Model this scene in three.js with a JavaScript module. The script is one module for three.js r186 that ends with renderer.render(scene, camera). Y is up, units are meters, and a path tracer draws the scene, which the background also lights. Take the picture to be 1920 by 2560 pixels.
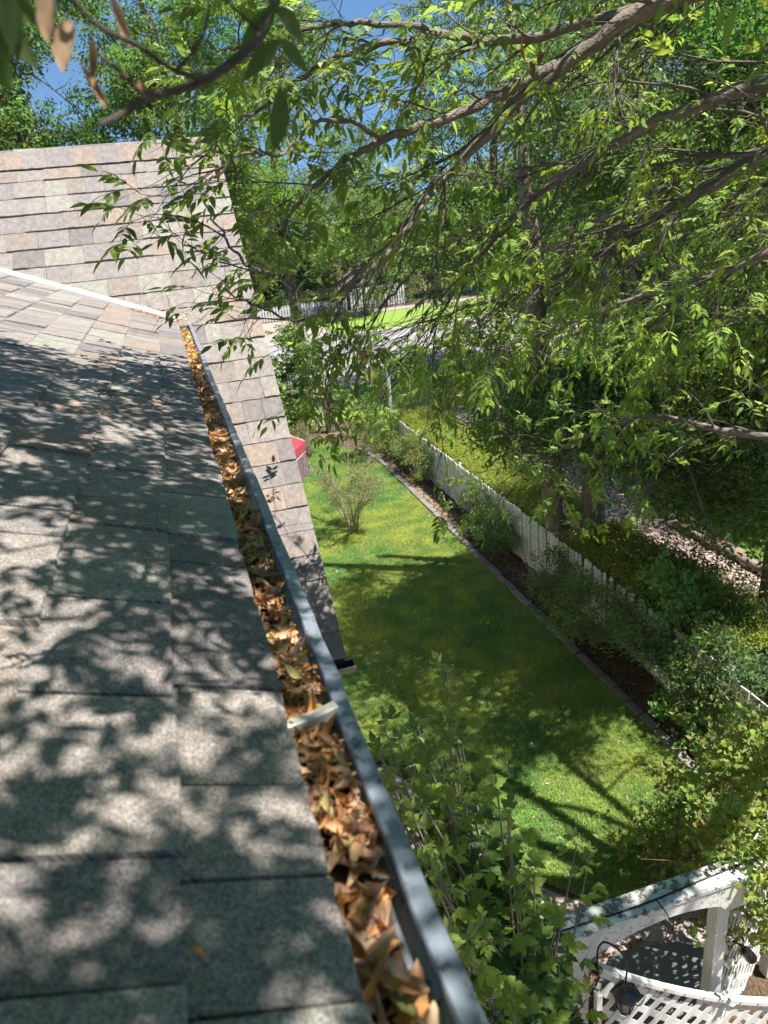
import * as THREE from 'three';
import { mergeGeometries } from 'three/addons/utils/BufferGeometryUtils.js';
import { RoundedBoxGeometry } from 'three/addons/geometries/RoundedBoxGeometry.js';

// ------------------------------------------------------------------ camera, sky, sun, exposure
const V = (x, y, z) => new THREE.Vector3(x, y, z);
const EYE = V(0, 6.3, 0);
const scene = new THREE.Scene();
const camera = new THREE.PerspectiveCamera(69.4, 768 / 1024, 0.05, 600);
camera.position.copy(EYE);
camera.up.set(0.1864, 0.9246, -0.3323);
camera.lookAt(EYE.x + 0.22721, EYE.y - 0.36963, EYE.z - 0.90097);
camera.focus = 4.2;
camera.userData.fStop = 4;

const SUN = V(0.37, 0.89, 0.26).normalize();
function skyTexture() {
  const w = 256, h = 128, d = new Float32Array(w * h * 4);
  for (let j = 0; j < h; j++) {
    const el = (j + 0.5) / h * Math.PI - Math.PI / 2, s = Math.max(0, Math.sin(el));
    const k = Math.pow(1 - s, 3.2);
    for (let i = 0; i < w; i++) {
      const o = (j * w + i) * 4;
      d[o] = 0.033 + 0.11 * k; d[o + 1] = 0.098 + 0.17 * k; d[o + 2] = 0.225 + 0.24 * k; d[o + 3] = 1;
    }
  }
  const t = new THREE.DataTexture(d, w, h, THREE.RGBAFormat, THREE.FloatType);
  t.mapping = THREE.EquirectangularReflectionMapping; t.magFilter = THREE.LinearFilter; t.needsUpdate = true;
  return t;
}
const SKY = skyTexture();
scene.background = SKY; scene.environment = SKY;
const sun = new THREE.DirectionalLight(new THREE.Color().setRGB(1, 0.955, 0.87), 5);
sun.position.copy(SUN).multiplyScalar(40).add(V(3, 0, -10));
sun.target.position.set(3, 0, -10);
sun.castShadow = true; sun.shadow.radius = 1;
Object.assign(sun.shadow.camera, { left: -30, right: 30, top: 30, bottom: -30, near: 1, far: 100 });
sun.shadow.mapSize.set(4096, 4096);
scene.add(sun, sun.target);
const renderer = new THREE.WebGLRenderer({ antialias: true });
renderer.toneMapping = THREE.LinearToneMapping;
renderer.toneMappingExposure = 2.1;
renderer.shadowMap.enabled = true;

// ------------------------------------------------------------------ helpers
function rng(seed) { let a = seed >>> 0; const f = () => { a = (a + 0x6D2B79F5) | 0; let t = Math.imul(a ^ (a >>> 15), 1 | a); t = (t + Math.imul(t ^ (t >>> 7), 61 | t)) ^ t; return ((t ^ (t >>> 14)) >>> 0) / 4294967296; };
  f.r = (lo, hi) => lo + (hi - lo) * f(); f.n = () => (f() + f() + f() + f() - 2) * 1.2; f.pick = a => a[Math.floor(f() * a.length)]; f.s = k => (f() * 2 - 1) * k; return f; }
const taken = {};
function numbered(name) { const n = taken[name] = (taken[name] ?? -1) + 1; return n ? `${name}_${String(n).padStart(3, '0')}` : name; }
function thing(name, label, category, p = [0, 0, 0], group) {
  const o = new THREE.Group(); o.name = numbered(name); o.position.set(...p); o.userData = { label, category };
  if (group) o.userData.group = group;
  scene.add(o); return o;
}
function part(name, geo, mat, parent, p, rot) {
  const m = new THREE.Mesh(geo, mat); m.name = name; m.castShadow = m.receiveShadow = true;
  if (p) m.position.set(...p); if (rot) m.rotation.set(...rot);
  parent.add(m); return m;
}
function lone(name, label, category, geo, mat, p, group) {
  const m = part(numbered(name), geo, mat, scene, p); m.userData = { label, category }; if (group) m.userData.group = group; return m;
}
function struct(name, geo, mat, p) { const m = part(numbered(name), geo, mat, scene, p); m.userData = { kind: 'structure' }; return m; }
function stuff(o) { o.userData.kind = 'stuff'; return o; }
// instanced stuff: list of {m: Matrix4, c: Color}
function instanced(name, geo, mat, list, parent) {
  const im = new THREE.InstancedMesh(geo, mat, list.length); im.name = name; im.castShadow = im.receiveShadow = true;
  list.forEach((e, i) => { im.setMatrixAt(i, e.m); if (e.c) im.setColorAt(i, e.c); });
  im.userData = { kind: 'stuff' }; parent.add(im); return im;
}
const bx = (w, h, d, x = 0, y = 0, z = 0) => new THREE.BoxGeometry(w, h, d).translate(x, y, z);
const rb = (w, h, d, r = 0.004, seg = 1) => new RoundedBoxGeometry(w, h, d, seg, r);
const X = V(1, 0, 0), Y = V(0, 1, 0), Z = V(0, 0, 1);
function basis(p, dir, nor, s = 1) { // y along dir, z near nor
  const y = dir.clone().normalize(), x = V().crossVectors(y, nor); if (x.lengthSq() < 1e-6) x.crossVectors(y, V(0.3, 0.1, 0.9)); x.normalize();
  const z = V().crossVectors(x, y); const m = new THREE.Matrix4().makeBasis(x, y, z); m.scale(V(s, s, s)); m.setPosition(p); return m;
}
function geoFrom(pos, idx, uv) { const g = new THREE.BufferGeometry(); g.setAttribute('position', new THREE.Float32BufferAttribute(pos, 3)); if (uv) g.setAttribute('uv', new THREE.Float32BufferAttribute(uv, 2)); g.setIndex(idx); g.computeVertexNormals(); return g; }
class Tubes {
  constructor() { this.p = []; this.i = []; this.uv = []; this.n = []; }
  add(pts, rad, sides = 5, rough = 0, R = null) {
    let prev = null, base = this.p.length / 3, len = 0; const n = pts.length;
    for (let k = 0; k < n; k++) {
      const t = V().subVectors(pts[Math.min(n - 1, k + 1)], pts[Math.max(0, k - 1)]).normalize();
      let a = prev ? prev.clone().addScaledVector(t, -prev.dot(t)) : V().crossVectors(t, Math.abs(t.y) < 0.9 ? Y : X);
      a.normalize(); prev = a; const b = V().crossVectors(t, a);
      if (k) len += pts[k].distanceTo(pts[k - 1]);
      const r = typeof rad === 'function' ? rad(k / (n - 1)) : rad[0] + (rad[1] - rad[0]) * k / (n - 1);
      for (let s = 0; s <= sides; s++) {
        const an = s / sides * Math.PI * 2, q = a.clone().multiplyScalar(Math.cos(an)).addScaledVector(b, Math.sin(an));
        const rr = r * (rough && s < sides && s > 0 ? 1 + R.s(rough) : 1);
        this.p.push(pts[k].x + q.x * rr, pts[k].y + q.y * rr, pts[k].z + q.z * rr); this.n.push(q.x, q.y, q.z); this.uv.push(s / sides * Math.max(0.25, Math.round(r * 18) * 0.25), len * 1.0);
      }
    }
    const w = sides + 1;
    for (let k = 0; k < n - 1; k++) for (let s = 0; s < sides; s++) { const q = base + k * w + s; this.i.push(q, q + 1, q + w, q + 1, q + w + 1, q + w); }
    return this;
  }
  geo() { const g = new THREE.BufferGeometry(); g.setAttribute('position', new THREE.Float32BufferAttribute(this.p, 3)); g.setAttribute('normal', new THREE.Float32BufferAttribute(this.n, 3)); g.setAttribute('uv', new THREE.Float32BufferAttribute(this.uv, 2)); g.setIndex(this.i); return g; }
}
const curve = (pts, n) => new THREE.CatmullRomCurve3(pts.map(p => p.isVector3 ? p : V(...p))).getPoints(n);

// ------------------------------------------------------------------ textures and materials
function vnoise(seed, n) { // tileable value noise grid n x n
  const R = rng(seed), g = Float32Array.from({ length: n * n }, () => R());
  return (u, v) => { let x = u * n, y = v * n; const x0 = Math.floor(x), y0 = Math.floor(y); x -= x0; y -= y0; const sx = x * x * (3 - 2 * x), sy = y * y * (3 - 2 * y);
    const a = (i, j) => g[((y0 + j) % n + n) % n * n + ((x0 + i) % n + n) % n]; return (a(0, 0) * (1 - sx) + a(1, 0) * sx) * (1 - sy) + (a(0, 1) * (1 - sx) + a(1, 1) * sx) * sy; };
}
function tex(size, fn, srgb = true) { // fn(u,v,i,j) -> [r,g,b] linear 0..1
  const d = new Uint8Array(size * size * 4), enc = x => Math.round(255 * Math.min(1, Math.max(0, srgb ? (x <= 0.0031308 ? 12.92 * x : 1.055 * Math.pow(x, 1 / 2.4) - 0.055) : x)));
  for (let j = 0; j < size; j++) for (let i = 0; i < size; i++) { const c = fn(i / size, j / size, i, j), o = (j * size + i) * 4; d[o] = enc(c[0]); d[o + 1] = enc(c[1]); d[o + 2] = enc(c[2]); d[o + 3] = 255; }
  const t = new THREE.DataTexture(d, size, size); t.wrapS = t.wrapT = THREE.RepeatWrapping; t.magFilter = THREE.LinearFilter; if (srgb) t.colorSpace = THREE.SRGBColorSpace; t.needsUpdate = true; return t;
}
const std = o => new THREE.MeshStandardMaterial(o);
const col = (r, g, b) => new THREE.Color().setRGB(r, g, b);

// granules of the shingles (texture is 0.5 m square)
const granH = (() => { const n = 1024, c = 300, R = rng(11), a = new Float32Array(n * n), jx = new Float32Array(c * c), jy = new Float32Array(c * c), jv = new Float32Array(c * c), g4 = vnoise(5, 12), g5 = vnoise(6, 60), g6 = vnoise(7, 110);
  for (let k = 0; k < c * c; k++) { jx[k] = R(); jy[k] = R(); const t = R(); jv[k] = t < 0.13 ? R.r(0.85, 1.15) : t < 0.33 ? R.r(0.05, 0.25) : R.r(0.3, 0.68); }
  for (let j = 0; j < n; j++) for (let i = 0; i < n; i++) { const x = i / n * c, y = j / n * c, x0 = Math.floor(x), y0 = Math.floor(y); let best = 9, v = 0; for (let q = -1; q <= 1; q++) for (let p = -1; p <= 1; p++) { const k = ((y0 + q + c) % c) * c + (x0 + p + c) % c, dx = x0 + p + jx[k] - x, dy = y0 + q + jy[k] - y, d = dx * dx + dy * dy; if (d < best) { best = d; v = jv[k]; } } a[j * n + i] = v * (0.42 + 0.46 * g4(i / n, j / n) + 0.42 * g5(i / n, j / n) + 0.42 * g6(i / n, j / n)); }
  return a; })();
const granMap = tex(1024, (u, v, i, j) => { const h = Math.min(1, 0.06 + granH[j * 1024 + i] * 0.92), w = granH[((j * 7 + 13) % 1024) * 1024 + (i * 3 + 5) % 1024] - 0.5; return [h * (1 + 0.08 * w), h, h * (1 - 0.08 * w)]; });
const granBump = tex(1024, (u, v, i, j) => { const h = granH[j * 1024 + i]; return [h, h, h]; }, false);
const shTone = (r, g, b) => std({ color: col(r * 0.82 / 0.47, g * 0.775 / 0.47, b * 0.735 / 0.47), map: granMap, bumpMap: granBump, bumpScale: 0.0012, roughness: 0.85 });
const SH = { grey: shTone(0.278, 0.261, 0.253), lilac: shTone(0.248, 0.234, 0.236), dark: shTone(0.197, 0.188, 0.192), tan: shTone(0.298, 0.248, 0.217), pale: shTone(0.298, 0.299, 0.277), brown: shTone(0.252, 0.227, 0.209) };
const shPick = R => { const t = R(); return t < 0.30 ? SH.grey : t < 0.56 ? SH.lilac : t < 0.68 ? SH.dark : t < 0.79 ? SH.tan : t < 0.89 ? SH.pale : SH.brown; };
const felt = std({ color: col(0.03, 0.03, 0.032), roughness: 1 });

const n8 = vnoise(21, 8), n24 = vnoise(22, 24), n64 = vnoise(23, 64), n200 = vnoise(24, 200), n400 = vnoise(25, 400);
const barkTex = tex(512, (u, v) => { const r = vb(u, v), k = 0.45 + 0.75 * r; return [0.62 * k, 0.57 * k, 0.52 * k]; });
function vb(u, v) { const w = 0.03 * (n24(u, v) - 0.5); const a = vnB(u + w, v * 0.25), b = n200(u, v * 0.4); return Math.min(1, 0.75 * a + 0.35 * b) ; }
function vnB(u, v) { return vnB.f ? vnB.f(u, v) : (vnB.f = vnoise(31, 40))(u, v); }
const barkBump = tex(512, (u, v) => { const r = vb(u, v); return [r, r, r]; }, false);
const bark = (r, g, b, bump = 0.012) => std({ color: col(r / 0.5, g / 0.5, b / 0.5), map: barkTex, bumpMap: barkBump, bumpScale: bump, roughness: 0.95 });
const barkAsh = bark(0.22, 0.20, 0.18, 0.010), barkTwig = bark(0.25, 0.23, 0.20, 0.001), barkDark = bark(0.17, 0.145, 0.125, 0.02), barkFar = bark(0.20, 0.175, 0.15, 0.02), barkPale = bark(0.33, 0.30, 0.25, 0.004);

const leafMat = (tr = 0.38, coat = 0.0) => new THREE.MeshPhysicalMaterial({ color: 0xffffff, roughness: 1, transmission: tr, thickness: 0, side: THREE.DoubleSide, clearcoat: coat, clearcoatRoughness: 0.38, ior: 1.4 });
const LEAF = leafMat(0.56, 0.05), LEAFFAR = leafMat(0.52, 0.0), LEAFGLOSS = leafMat(0.3, 0.6), GRASSM = leafMat(0.42, 0.0);
const leafTint = {};
function leafFixed(r, g, b, key) { const k = key + [r, g, b]; return leafTint[k] ??= Object.assign(LEAF.clone(), { color: col(r, g, b) }); }

// ------------------------------------------------------------------ leaf shapes (stem end at origin, along +y, face +z)
function blade(len, wid, { fold = 0.25, curl = 0.15, at = 0.42, teeth = 0, twist = 0 } = {}) {
  const st = teeth ? [0, 0.12, 0.3, 0.48, 0.52, 0.72, 0.76, 1] : [0, 0.16, at, 0.74, 1], pos = [], idx = [], uv = [];
  const prof = teeth ? [0.05, 0.55, 0.95, 1.0, 0.66, 0.62, 0.34, 0] : [0.06, 0.66, 1, 0.62, 0];
  st.forEach((t, k) => { const y = t * len, z = -curl * len * t * t, w = prof[k] * wid / 2, tw = twist * t;
    const c = Math.cos(tw), s = Math.sin(tw), side = q => [q * c, y, z + w * fold + q * s];
    pos.push(...side(-w), 0, y, z, ...side(w)); uv.push(0, t, 0.5, t, 1, t); });
  for (let k = 0; k < st.length - 1; k++) { const a = k * 3; for (const o of [0, 1]) idx.push(a + o, a + o + 1, a + o + 3, a + o + 1, a + o + 4, a + o + 3); }
  return geoFrom(pos, idx, uv);
}
function quadLeaf(len, wid, fold = 0.3) { // small folded leaf for far crowns
  return geoFrom([0, 0, 0, -wid / 2, len * 0.45, wid * fold, 0, len, -len * 0.12, wid / 2, len * 0.45, wid * fold], [0, 2, 1, 0, 3, 2], [0, 0, 0, 0.5, 0.5, 1, 1, 0.5]);
}
const mat4 = (p, dir, nor, s) => basis(p, dir, nor, s);
function ashLeaf(seed, pairs = 3, L = 0.085) {
  const R = rng(seed), gs = [], pts = []; const T = new Tubes();
  for (let k = 0; k <= 6; k++) { const t = k / 6; pts.push(V(R.s(0.002), t * 0.17, -0.05 * t * t)); }
  T.add(pts, [0.0018, 0.0009], 3); const tg = T.geo(); gs.push(tg);
  const put = (p, dir, s) => { const b = blade(L * s, L * 0.36 * s, { fold: R.r(0.15, 0.5), curl: R.r(0.05, 0.35), twist: R.s(0.4) }); b.applyMatrix4(mat4(p, dir, V(R.s(0.35), R.s(0.3), 1))); gs.push(b); };
  for (let k = 0; k < pairs; k++) { const t = 0.38 + 0.5 * k / pairs, p = V(0, t * 0.17, -0.05 * t * t); for (const s of [-1, 1]) put(p, V(s * R.r(0.75, 1.1), R.r(0.55, 0.9), -R.r(0.1, 0.5)), R.r(0.8, 1)); }
  put(pts[6], V(R.s(0.15), 1, -0.4), R.r(0.95, 1.15));
  return mergeGeometries(gs.map(g => { g.deleteAttribute('normal'); return g; }).map(g => { g.computeVertexNormals(); return g; }));
}
function elderLeaf(seed, L = 0.095) { // three toothed leaflets
  const R = rng(seed), T = new Tubes(); T.add([V(0, 0, 0), V(0, 0.05, -0.004), V(0, 0.085, -0.012)], [0.0016, 0.0012], 3); const gs = [T.geo()];
  const put = (p, d, s) => { const b = blade(L * s, L * 0.62 * s, { fold: R.r(0.05, 0.3), curl: R.r(0.1, 0.4), teeth: 1, twist: R.s(0.3) }); b.applyMatrix4(mat4(p, d, V(R.s(0.3), R.s(0.2), 1))); gs.push(b); };
  put(V(0, 0.085, -0.012), V(R.s(0.1), 1, -0.3), 1.05); for (const s of [-1, 1]) put(V(0, 0.06, -0.006), V(s, 0.55, -0.3), 0.92);
  return mergeGeometries(gs);
}
function spray(seed, n, L, W, twig, mk = quadLeaf) {
  const R = rng(seed), gs = [];
  for (let k = 0; k < n; k++) { const t = R(), p = V(R.n() * twig * 0.28, t * twig, R.n() * twig * 0.22); const d = V(R.s(1), R.r(-0.2, 1), R.s(0.8)); const s = R.r(0.7, 1.2); const b = mk(L * s, W * s, R.r(0.1, 0.45)); b.applyMatrix4(mat4(p, d, V(R.s(0.8), R.s(0.8), 1))); gs.push(b); }
  return mergeGeometries(gs);
}
const blade4 = (l, w, f) => blade(l, w, { fold: f, curl: 0.2 });
const ASH = [ashLeaf(1, 3), ashLeaf(2, 2), ashLeaf(3, 3, 0.075), ashLeaf(4, 2, 0.095)];
const ELDER = [elderLeaf(1, 0.095), elderLeaf(2, 0.085), elderLeaf(3, 0.08)];
const SPRAY_FAR = [spray(11, 22, 0.13, 0.06, 0.5), spray(12, 20, 0.12, 0.055, 0.5)];
const SPRAY_MID = [spray(21, 20, 0.085, 0.036, 0.42), spray(22, 18, 0.08, 0.034, 0.4)];
const SPRAY_SMALL = [spray(31, 16, 0.045, 0.026, 0.22), spray(32, 14, 0.04, 0.024, 0.2)];
const SPRAY_ROUND = [spray(41, 9, 0.05, 0.036, 0.16, blade4), spray(42, 8, 0.045, 0.034, 0.16, blade4)];
const SPRAY_GLOSS = [spray(51, 10, 0.13, 0.05, 0.22, blade4), spray(52, 9, 0.12, 0.05, 0.2, blade4)];
function tint(R, base, dv = 0.22, dh = 0.12) { const v = 1 + R.s(dv), h = R.s(dh); return col(base[0] * 1.38 * v * (1 + h), base[1] * 1.42 * v, base[2] * 1.25 * v * (1 - h)); }

// ------------------------------------------------------------------ ground and roads
const soilTex = tex(512, (u, v) => { const k = 0.35 + 0.5 * n64(u, v) + 0.45 * n200(u, v) * n24(u, v) + 0.2 * (n400(u, v) - 0.5); return [0.62 * k, 0.52 * k, 0.42 * k]; });
const soilBump = tex(512, (u, v) => { const k = 0.6 * n64(u, v) + 0.4 * n200(u, v); return [k, k, k]; }, false);
const turfTex = tex(1024, (u, v) => { const k = 0.42 + 0.30 * n400(u, v) + 0.35 * n200(u, v) + 0.2 * n24(u, v), y = 0.25 * (n8(u, v) - 0.5) + 0.35 * (n64(u, v) - 0.5); return [(0.56 + 0.5 * y) * k, 0.84 * k, (0.28 - 0.1 * y) * k]; });
const concTex = tex(512, (u, v) => { const k = 0.78 + 0.16 * n24(u, v) + 0.12 * (n200(u, v) - 0.5) + 0.1 * (n400(u, v) - 0.5); return [k, k * 0.97, k * 0.94]; });
const asphTex = tex(512, (u, v) => { const k = 0.5 + 0.25 * n24(u, v) + 0.5 * (n400(u, v) - 0.4); return [k, k, k]; });
const soilM = std({ color: col(0.30, 0.26, 0.22), map: soilTex, bumpMap: soilBump, bumpScale: 0.02, roughness: 1 });
const darkSoilM = std({ color: col(0.25, 0.19, 0.15), map: soilTex, bumpMap: soilBump, bumpScale: 0.02, roughness: 1 });
const drySoilM = std({ color: col(0.62, 0.53, 0.42), map: soilTex, bumpMap: soilBump, bumpScale: 0.015, roughness: 1 });
const turfM = std({ color: col(0.40, 0.40, 0.18), map: turfTex, roughness: 1 });
const concM = std({ color: col(0.40, 0.34, 0.315), map: concTex, roughness: 0.9 });
const pinkM = std({ color: col(0.55, 0.43, 0.39), map: soilTex, bumpMap: soilBump, bumpScale: 0.03, roughness: 1 });
const asphM = std({ color: col(0.42, 0.40, 0.40), map: asphTex, roughness: 0.95 });
function sheet(pts, y, scale = 1) { // polygon in plan, [x,z] list, facing up, uv in metres * scale
  const s = new THREE.Shape(pts.map(([x, z]) => new THREE.Vector2(x, -z))); const g = new THREE.ShapeGeometry(s); g.rotateX(-Math.PI / 2); g.translate(0, y, 0);
  const p = g.attributes.position, uv = g.attributes.uv; for (let i = 0; i < p.count; i++) uv.setXY(i, p.getX(i) * scale, p.getZ(i) * scale); return g;
}
const rect = (x0, x1, z0, z1) => [[x0, z0], [x1, z0], [x1, z1], [x0, z1]];
struct('ground', sheet(rect(-260, 260, -420, 60), -0.02, 0.5), soilM);
const LAWN = [[-0.2, -7.6], [1.55, -7.3], [1.95, -6.45], [2.15, -5.6], [2.5, -5.0], [2.85, -4.62], [3.4, -4.45], [4.1, -4.6], [4.55, -5.0], [4.76, -5.4], [4.80, -6.2], [4.80, -18.4], [4.5, -20.5], [3.6, -22.0], [2.0, -22.3], [-0.2, -21.5]];
struct('lawn', sheet(LAWN, 0, 0.7), turfM);
struct('planting_bed', sheet([[4.86, -5.2], [5.1, -4.3], [6.9, -4.0], [6.9, -20.5], [5.2, -24], [3.6, -24], [3.6, -22.05], [4.55, -20.5], [4.86, -18.4]], -0.006, 0.8), darkSoilM);
struct('dry_soil_strip', sheet([[4.96, -13.0], [5.32, -13.4], [5.4, -19.5], [4.9, -20.6], [4.7, -20.2], [4.96, -18.4]], 0.004, 0.8), drySoilM);
struct('gravel_bed', sheet([[6.9, -4.0], [8.8, -4.0], [8.85, -11.2], [10.6, -15.5], [12.2, -20.5], [9.5, -23.6], [7.0, -23.2]], -0.004, 0.9), pinkM);
struct('neighbor_lawn', sheet([[9.0, -4], [30, -4], [30, -28], [13, -28], [12.4, -20.5], [10.8, -15.5], [9.0, -11.2]], -0.008, 0.7), turfM);
struct('walkway', sheet([[-0.3, -7.5], [1.5, -7.2], [1.9, -6.4], [2.1, -5.55], [2.45, -4.95], [2.83, -4.56], [3.4, -4.38], [4.6, -4.45], [4.6, -3.95], [3.2, -3.9], [2.6, -4.0], [2.1, -4.5], [1.6, -5.3], [1.2, -6.2], [-0.3, -6.5]], -0.002, 1), concM);
struct('walkway_bed', sheet([[0.5, -6.2], [1.2, -6.15], [1.6, -5.25], [2.1, -4.45], [2.6, -3.95], [3.2, -3.86], [5.0, -3.9], [5.0, -1.5], [0.5, -1.5]], -0.008, 0.8), darkSoilM);
struct('street', sheet(rect(-120, 120, -42.8, -31.2), 0.004, 0.6), asphM);
struct('sidewalk', sheet(rect(-120, 120, -30.9, -29.3), 0.012, 1), concM);
struct('sidewalk', sheet(rect(-120, 120, -54.2, -52.6), 0.012, 1), concM);
struct('front_yard', sheet(rect(-120, 120, -29.2, -22.5), -0.014, 0.7), turfM);
struct('verge_lawn', sheet(rect(-120, 120, -52.5, -43.2), 0, 0.7), turfM);
struct('driveway', sheet([[5.2, -43.1], [9.6, -43.1], [8.6, -54.3], [4.0, -54.3]], 0.016, 1), concM);
const kerbM = std({ color: col(0.52, 0.49, 0.46), map: concTex, roughness: 0.9 });
struct('kerb', rb(240, 0.26, 0.3, 0.02).translate(0, 0.0, -31.05), kerbM);
struct('kerb', rb(240, 0.26, 0.3, 0.02).translate(0, 0.0, -42.95), kerbM);
struct('centre_line', sheet(rect(-120, 120, -35.5, -35.36), 0.009), std({ color: col(0.62, 0.42, 0.08), roughness: 0.8 }));
struct('edge_line', sheet(rect(-120, 120, -40.6, -40.48), 0.009), std({ color: col(0.72, 0.72, 0.70), roughness: 0.8 }));

// grass blades over the lawn
function inPoly(pts, x, z) { let c = false; for (let i = 0, j = pts.length - 1; i < pts.length; j = i++) { const [xi, zi] = pts[i], [xj, zj] = pts[j]; if ((zi > z) !== (zj > z) && x < (xj - xi) * (z - zi) / (zj - zi) + xi) c = !c; } return c; }
function tuft(seed, n, h) { const R = rng(seed), pos = [], idx = [];
  for (let k = 0; k < n; k++) { const a = R() * 6.283, px = R.s(0.022), pz = R.s(0.022), l = h * R.r(0.6, 1.15), w = 0.0028, lean = R.r(0.2, 0.95), c = Math.cos(a), s = Math.sin(a), b = pos.length / 3;
    pos.push(px - s * w, 0, pz + c * w, px + s * w, 0, pz - c * w, px + c * l * lean * 0.4 - s * w * 0.8, l * 0.6, pz + s * l * lean * 0.4 + c * w * 0.8, px + c * l * lean * 0.4 + s * w * 0.8, l * 0.6, pz + s * l * lean * 0.4 - c * w * 0.8, px + c * l * lean, l * 0.92, pz + s * l * lean);
    idx.push(b, b + 1, b + 2, b + 1, b + 3, b + 2, b + 2, b + 3, b + 4); } return geoFrom(pos, idx); }
const TUFT = tuft(5, 11, 0.052), TUFTTALL = tuft(6, 9, 0.11);
function grass(name, poly, x0, x1, z0, z1, n, geo, base, seed, label) {
  const R = rng(seed), list = [], q = new THREE.Quaternion(), patch = vnoise(seed + 1, 16), patch2 = vnoise(seed + 2, 60);
  for (let k = 0; k < n; k++) { const x = R.r(x0, x1), z = R.r(z0, z1); if (!inPoly(poly, x, z)) continue;
    const y = patch(x / 16 + 0.5, z / 16), y2 = patch2(x / 16 + 0.5, z / 16), dry = 0.7 * (y - 0.5) + 0.7 * (y2 - 0.5); q.setFromAxisAngle(Y, R() * 6.28);
    const s = R.r(0.75, 1.2); const v = 1 + R.s(0.22) + 0.3 * (y2 - 0.5);
    const straw = R() < 0.09 ? 1 : 0; list.push({ m: new THREE.Matrix4().compose(V(x, 0, z), q, V(s, s * R.r(0.8, 1.1), s)), c: straw ? col(0.48, 0.42, 0.22) : col(base[0] * v * (1 + dry), base[1] * v * (1 + 0.25 * dry), base[2] * v) }); }
  const im = instanced(numbered(name), geo, GRASSM, list, scene); im.userData.label = label; im.userData.category = 'grass';
}
grass('lawn_grass', LAWN, -0.2, 4.86, -22.3, -4.4, 150000, TUFT, [0.32, 0.47, 0.095], 71, 'short mown green grass of the lawn beside the picket fence');
grass('neighbor_grass', [[9.0, -4], [16, -4], [16, -20], [12.4, -20.5], [10.8, -15.5], [9.0, -11.2]], 9, 16, -20, -5, 40000, TUFT, [0.28, 0.42, 0.09], 73, 'bright green grass beyond the pink gravel bed');

// ------------------------------------------------------------------ the house: shaded slope with the leaf-filled gutter
const paintM = (() => { const t = tex(512, (u, v) => { const k = 0.9 + 0.08 * n24(u, v) + 0.10 * (n200(u, v * 0.3) - 0.5), g = n64(u, v) * 0.5 + n24(u, v) * 0.35 + n200(u, v) * 0.3, d = g > 0.76 ? 0.62 : g > 0.68 ? 0.82 : 1; return [k * d, k * d * 0.995, k * d * 0.96]; }); return (r, g, b, ro = 0.55) => std({ color: col(r, g, b), map: t, roughness: ro }); })();
const white = paintM(0.80, 0.79, 0.77), cream = paintM(0.72, 0.68, 0.58), fenceWhite = paintM(0.72, 0.72, 0.70, 0.7), fenceGrey = paintM(0.62, 0.62, 0.60, 0.75);
const gutterTex = tex(512, (u, v) => { const g = n64(u, v) * 0.45 + n24(u, v) * 0.4 + n200(u, v) * 0.35, k = 0.86 + 0.14 * n24(v, u) + 0.1 * (n400(u, v) - 0.5), d = g > 0.84 ? 0.45 : g > 0.76 ? 0.72 : g < 0.32 ? 1.12 : 1; return [k * d, k * d * (d < 1 ? 0.96 : 1), k * d * (d < 1 ? 0.88 : 1)]; });
const gutterM = new THREE.MeshPhysicalMaterial({ color: col(0.25, 0.285, 0.35), map: gutterTex, roughness: 0.42, metalness: 0.15, clearcoat: 0.2, clearcoatRoughness: 0.4 });
const M1 = 0.38, EX = 0.06, EY = 5.5, A2 = 8.75, EXPO = 0.224;      // main slope; eave; wing plane y = 6.3 - A2 - z
const valleyZ = x => -(A2 - 6.3 + EY + M1 * (EX - x));
const house = thing('house', 'two storey house with shaded shingle slope above the leaf filled gutter', 'house');
part('wall', bx(5.0, 5.3, 14, -2.95, 2.65, -1.1), cream, house);
{ // roof deck under the shingles, sheet with thickness
  const s = new THREE.Shape([[EX - 0.02, 3.5], [-4.5, 3.5], [-4.5, -valleyZ(-4.5)], [EX - 0.02, -valleyZ(EX)]].map(([x, z], i) => new THREE.Vector2(x, i < 2 ? -z : z)));
  const g = new THREE.ExtrudeGeometry(s, { depth: 0.03, bevelEnabled: false }); g.rotateX(-Math.PI / 2);
  const p = g.attributes.position; for (let i = 0; i < p.count; i++) p.setY(i, p.getY(i) + EY - 0.036 + M1 * (EX - p.getX(i))); g.computeVertexNormals();
  var roof1 = part('roof', g, felt, house);
}
const TH1 = Math.atan(M1), cosA = Math.cos(TH1);
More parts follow.
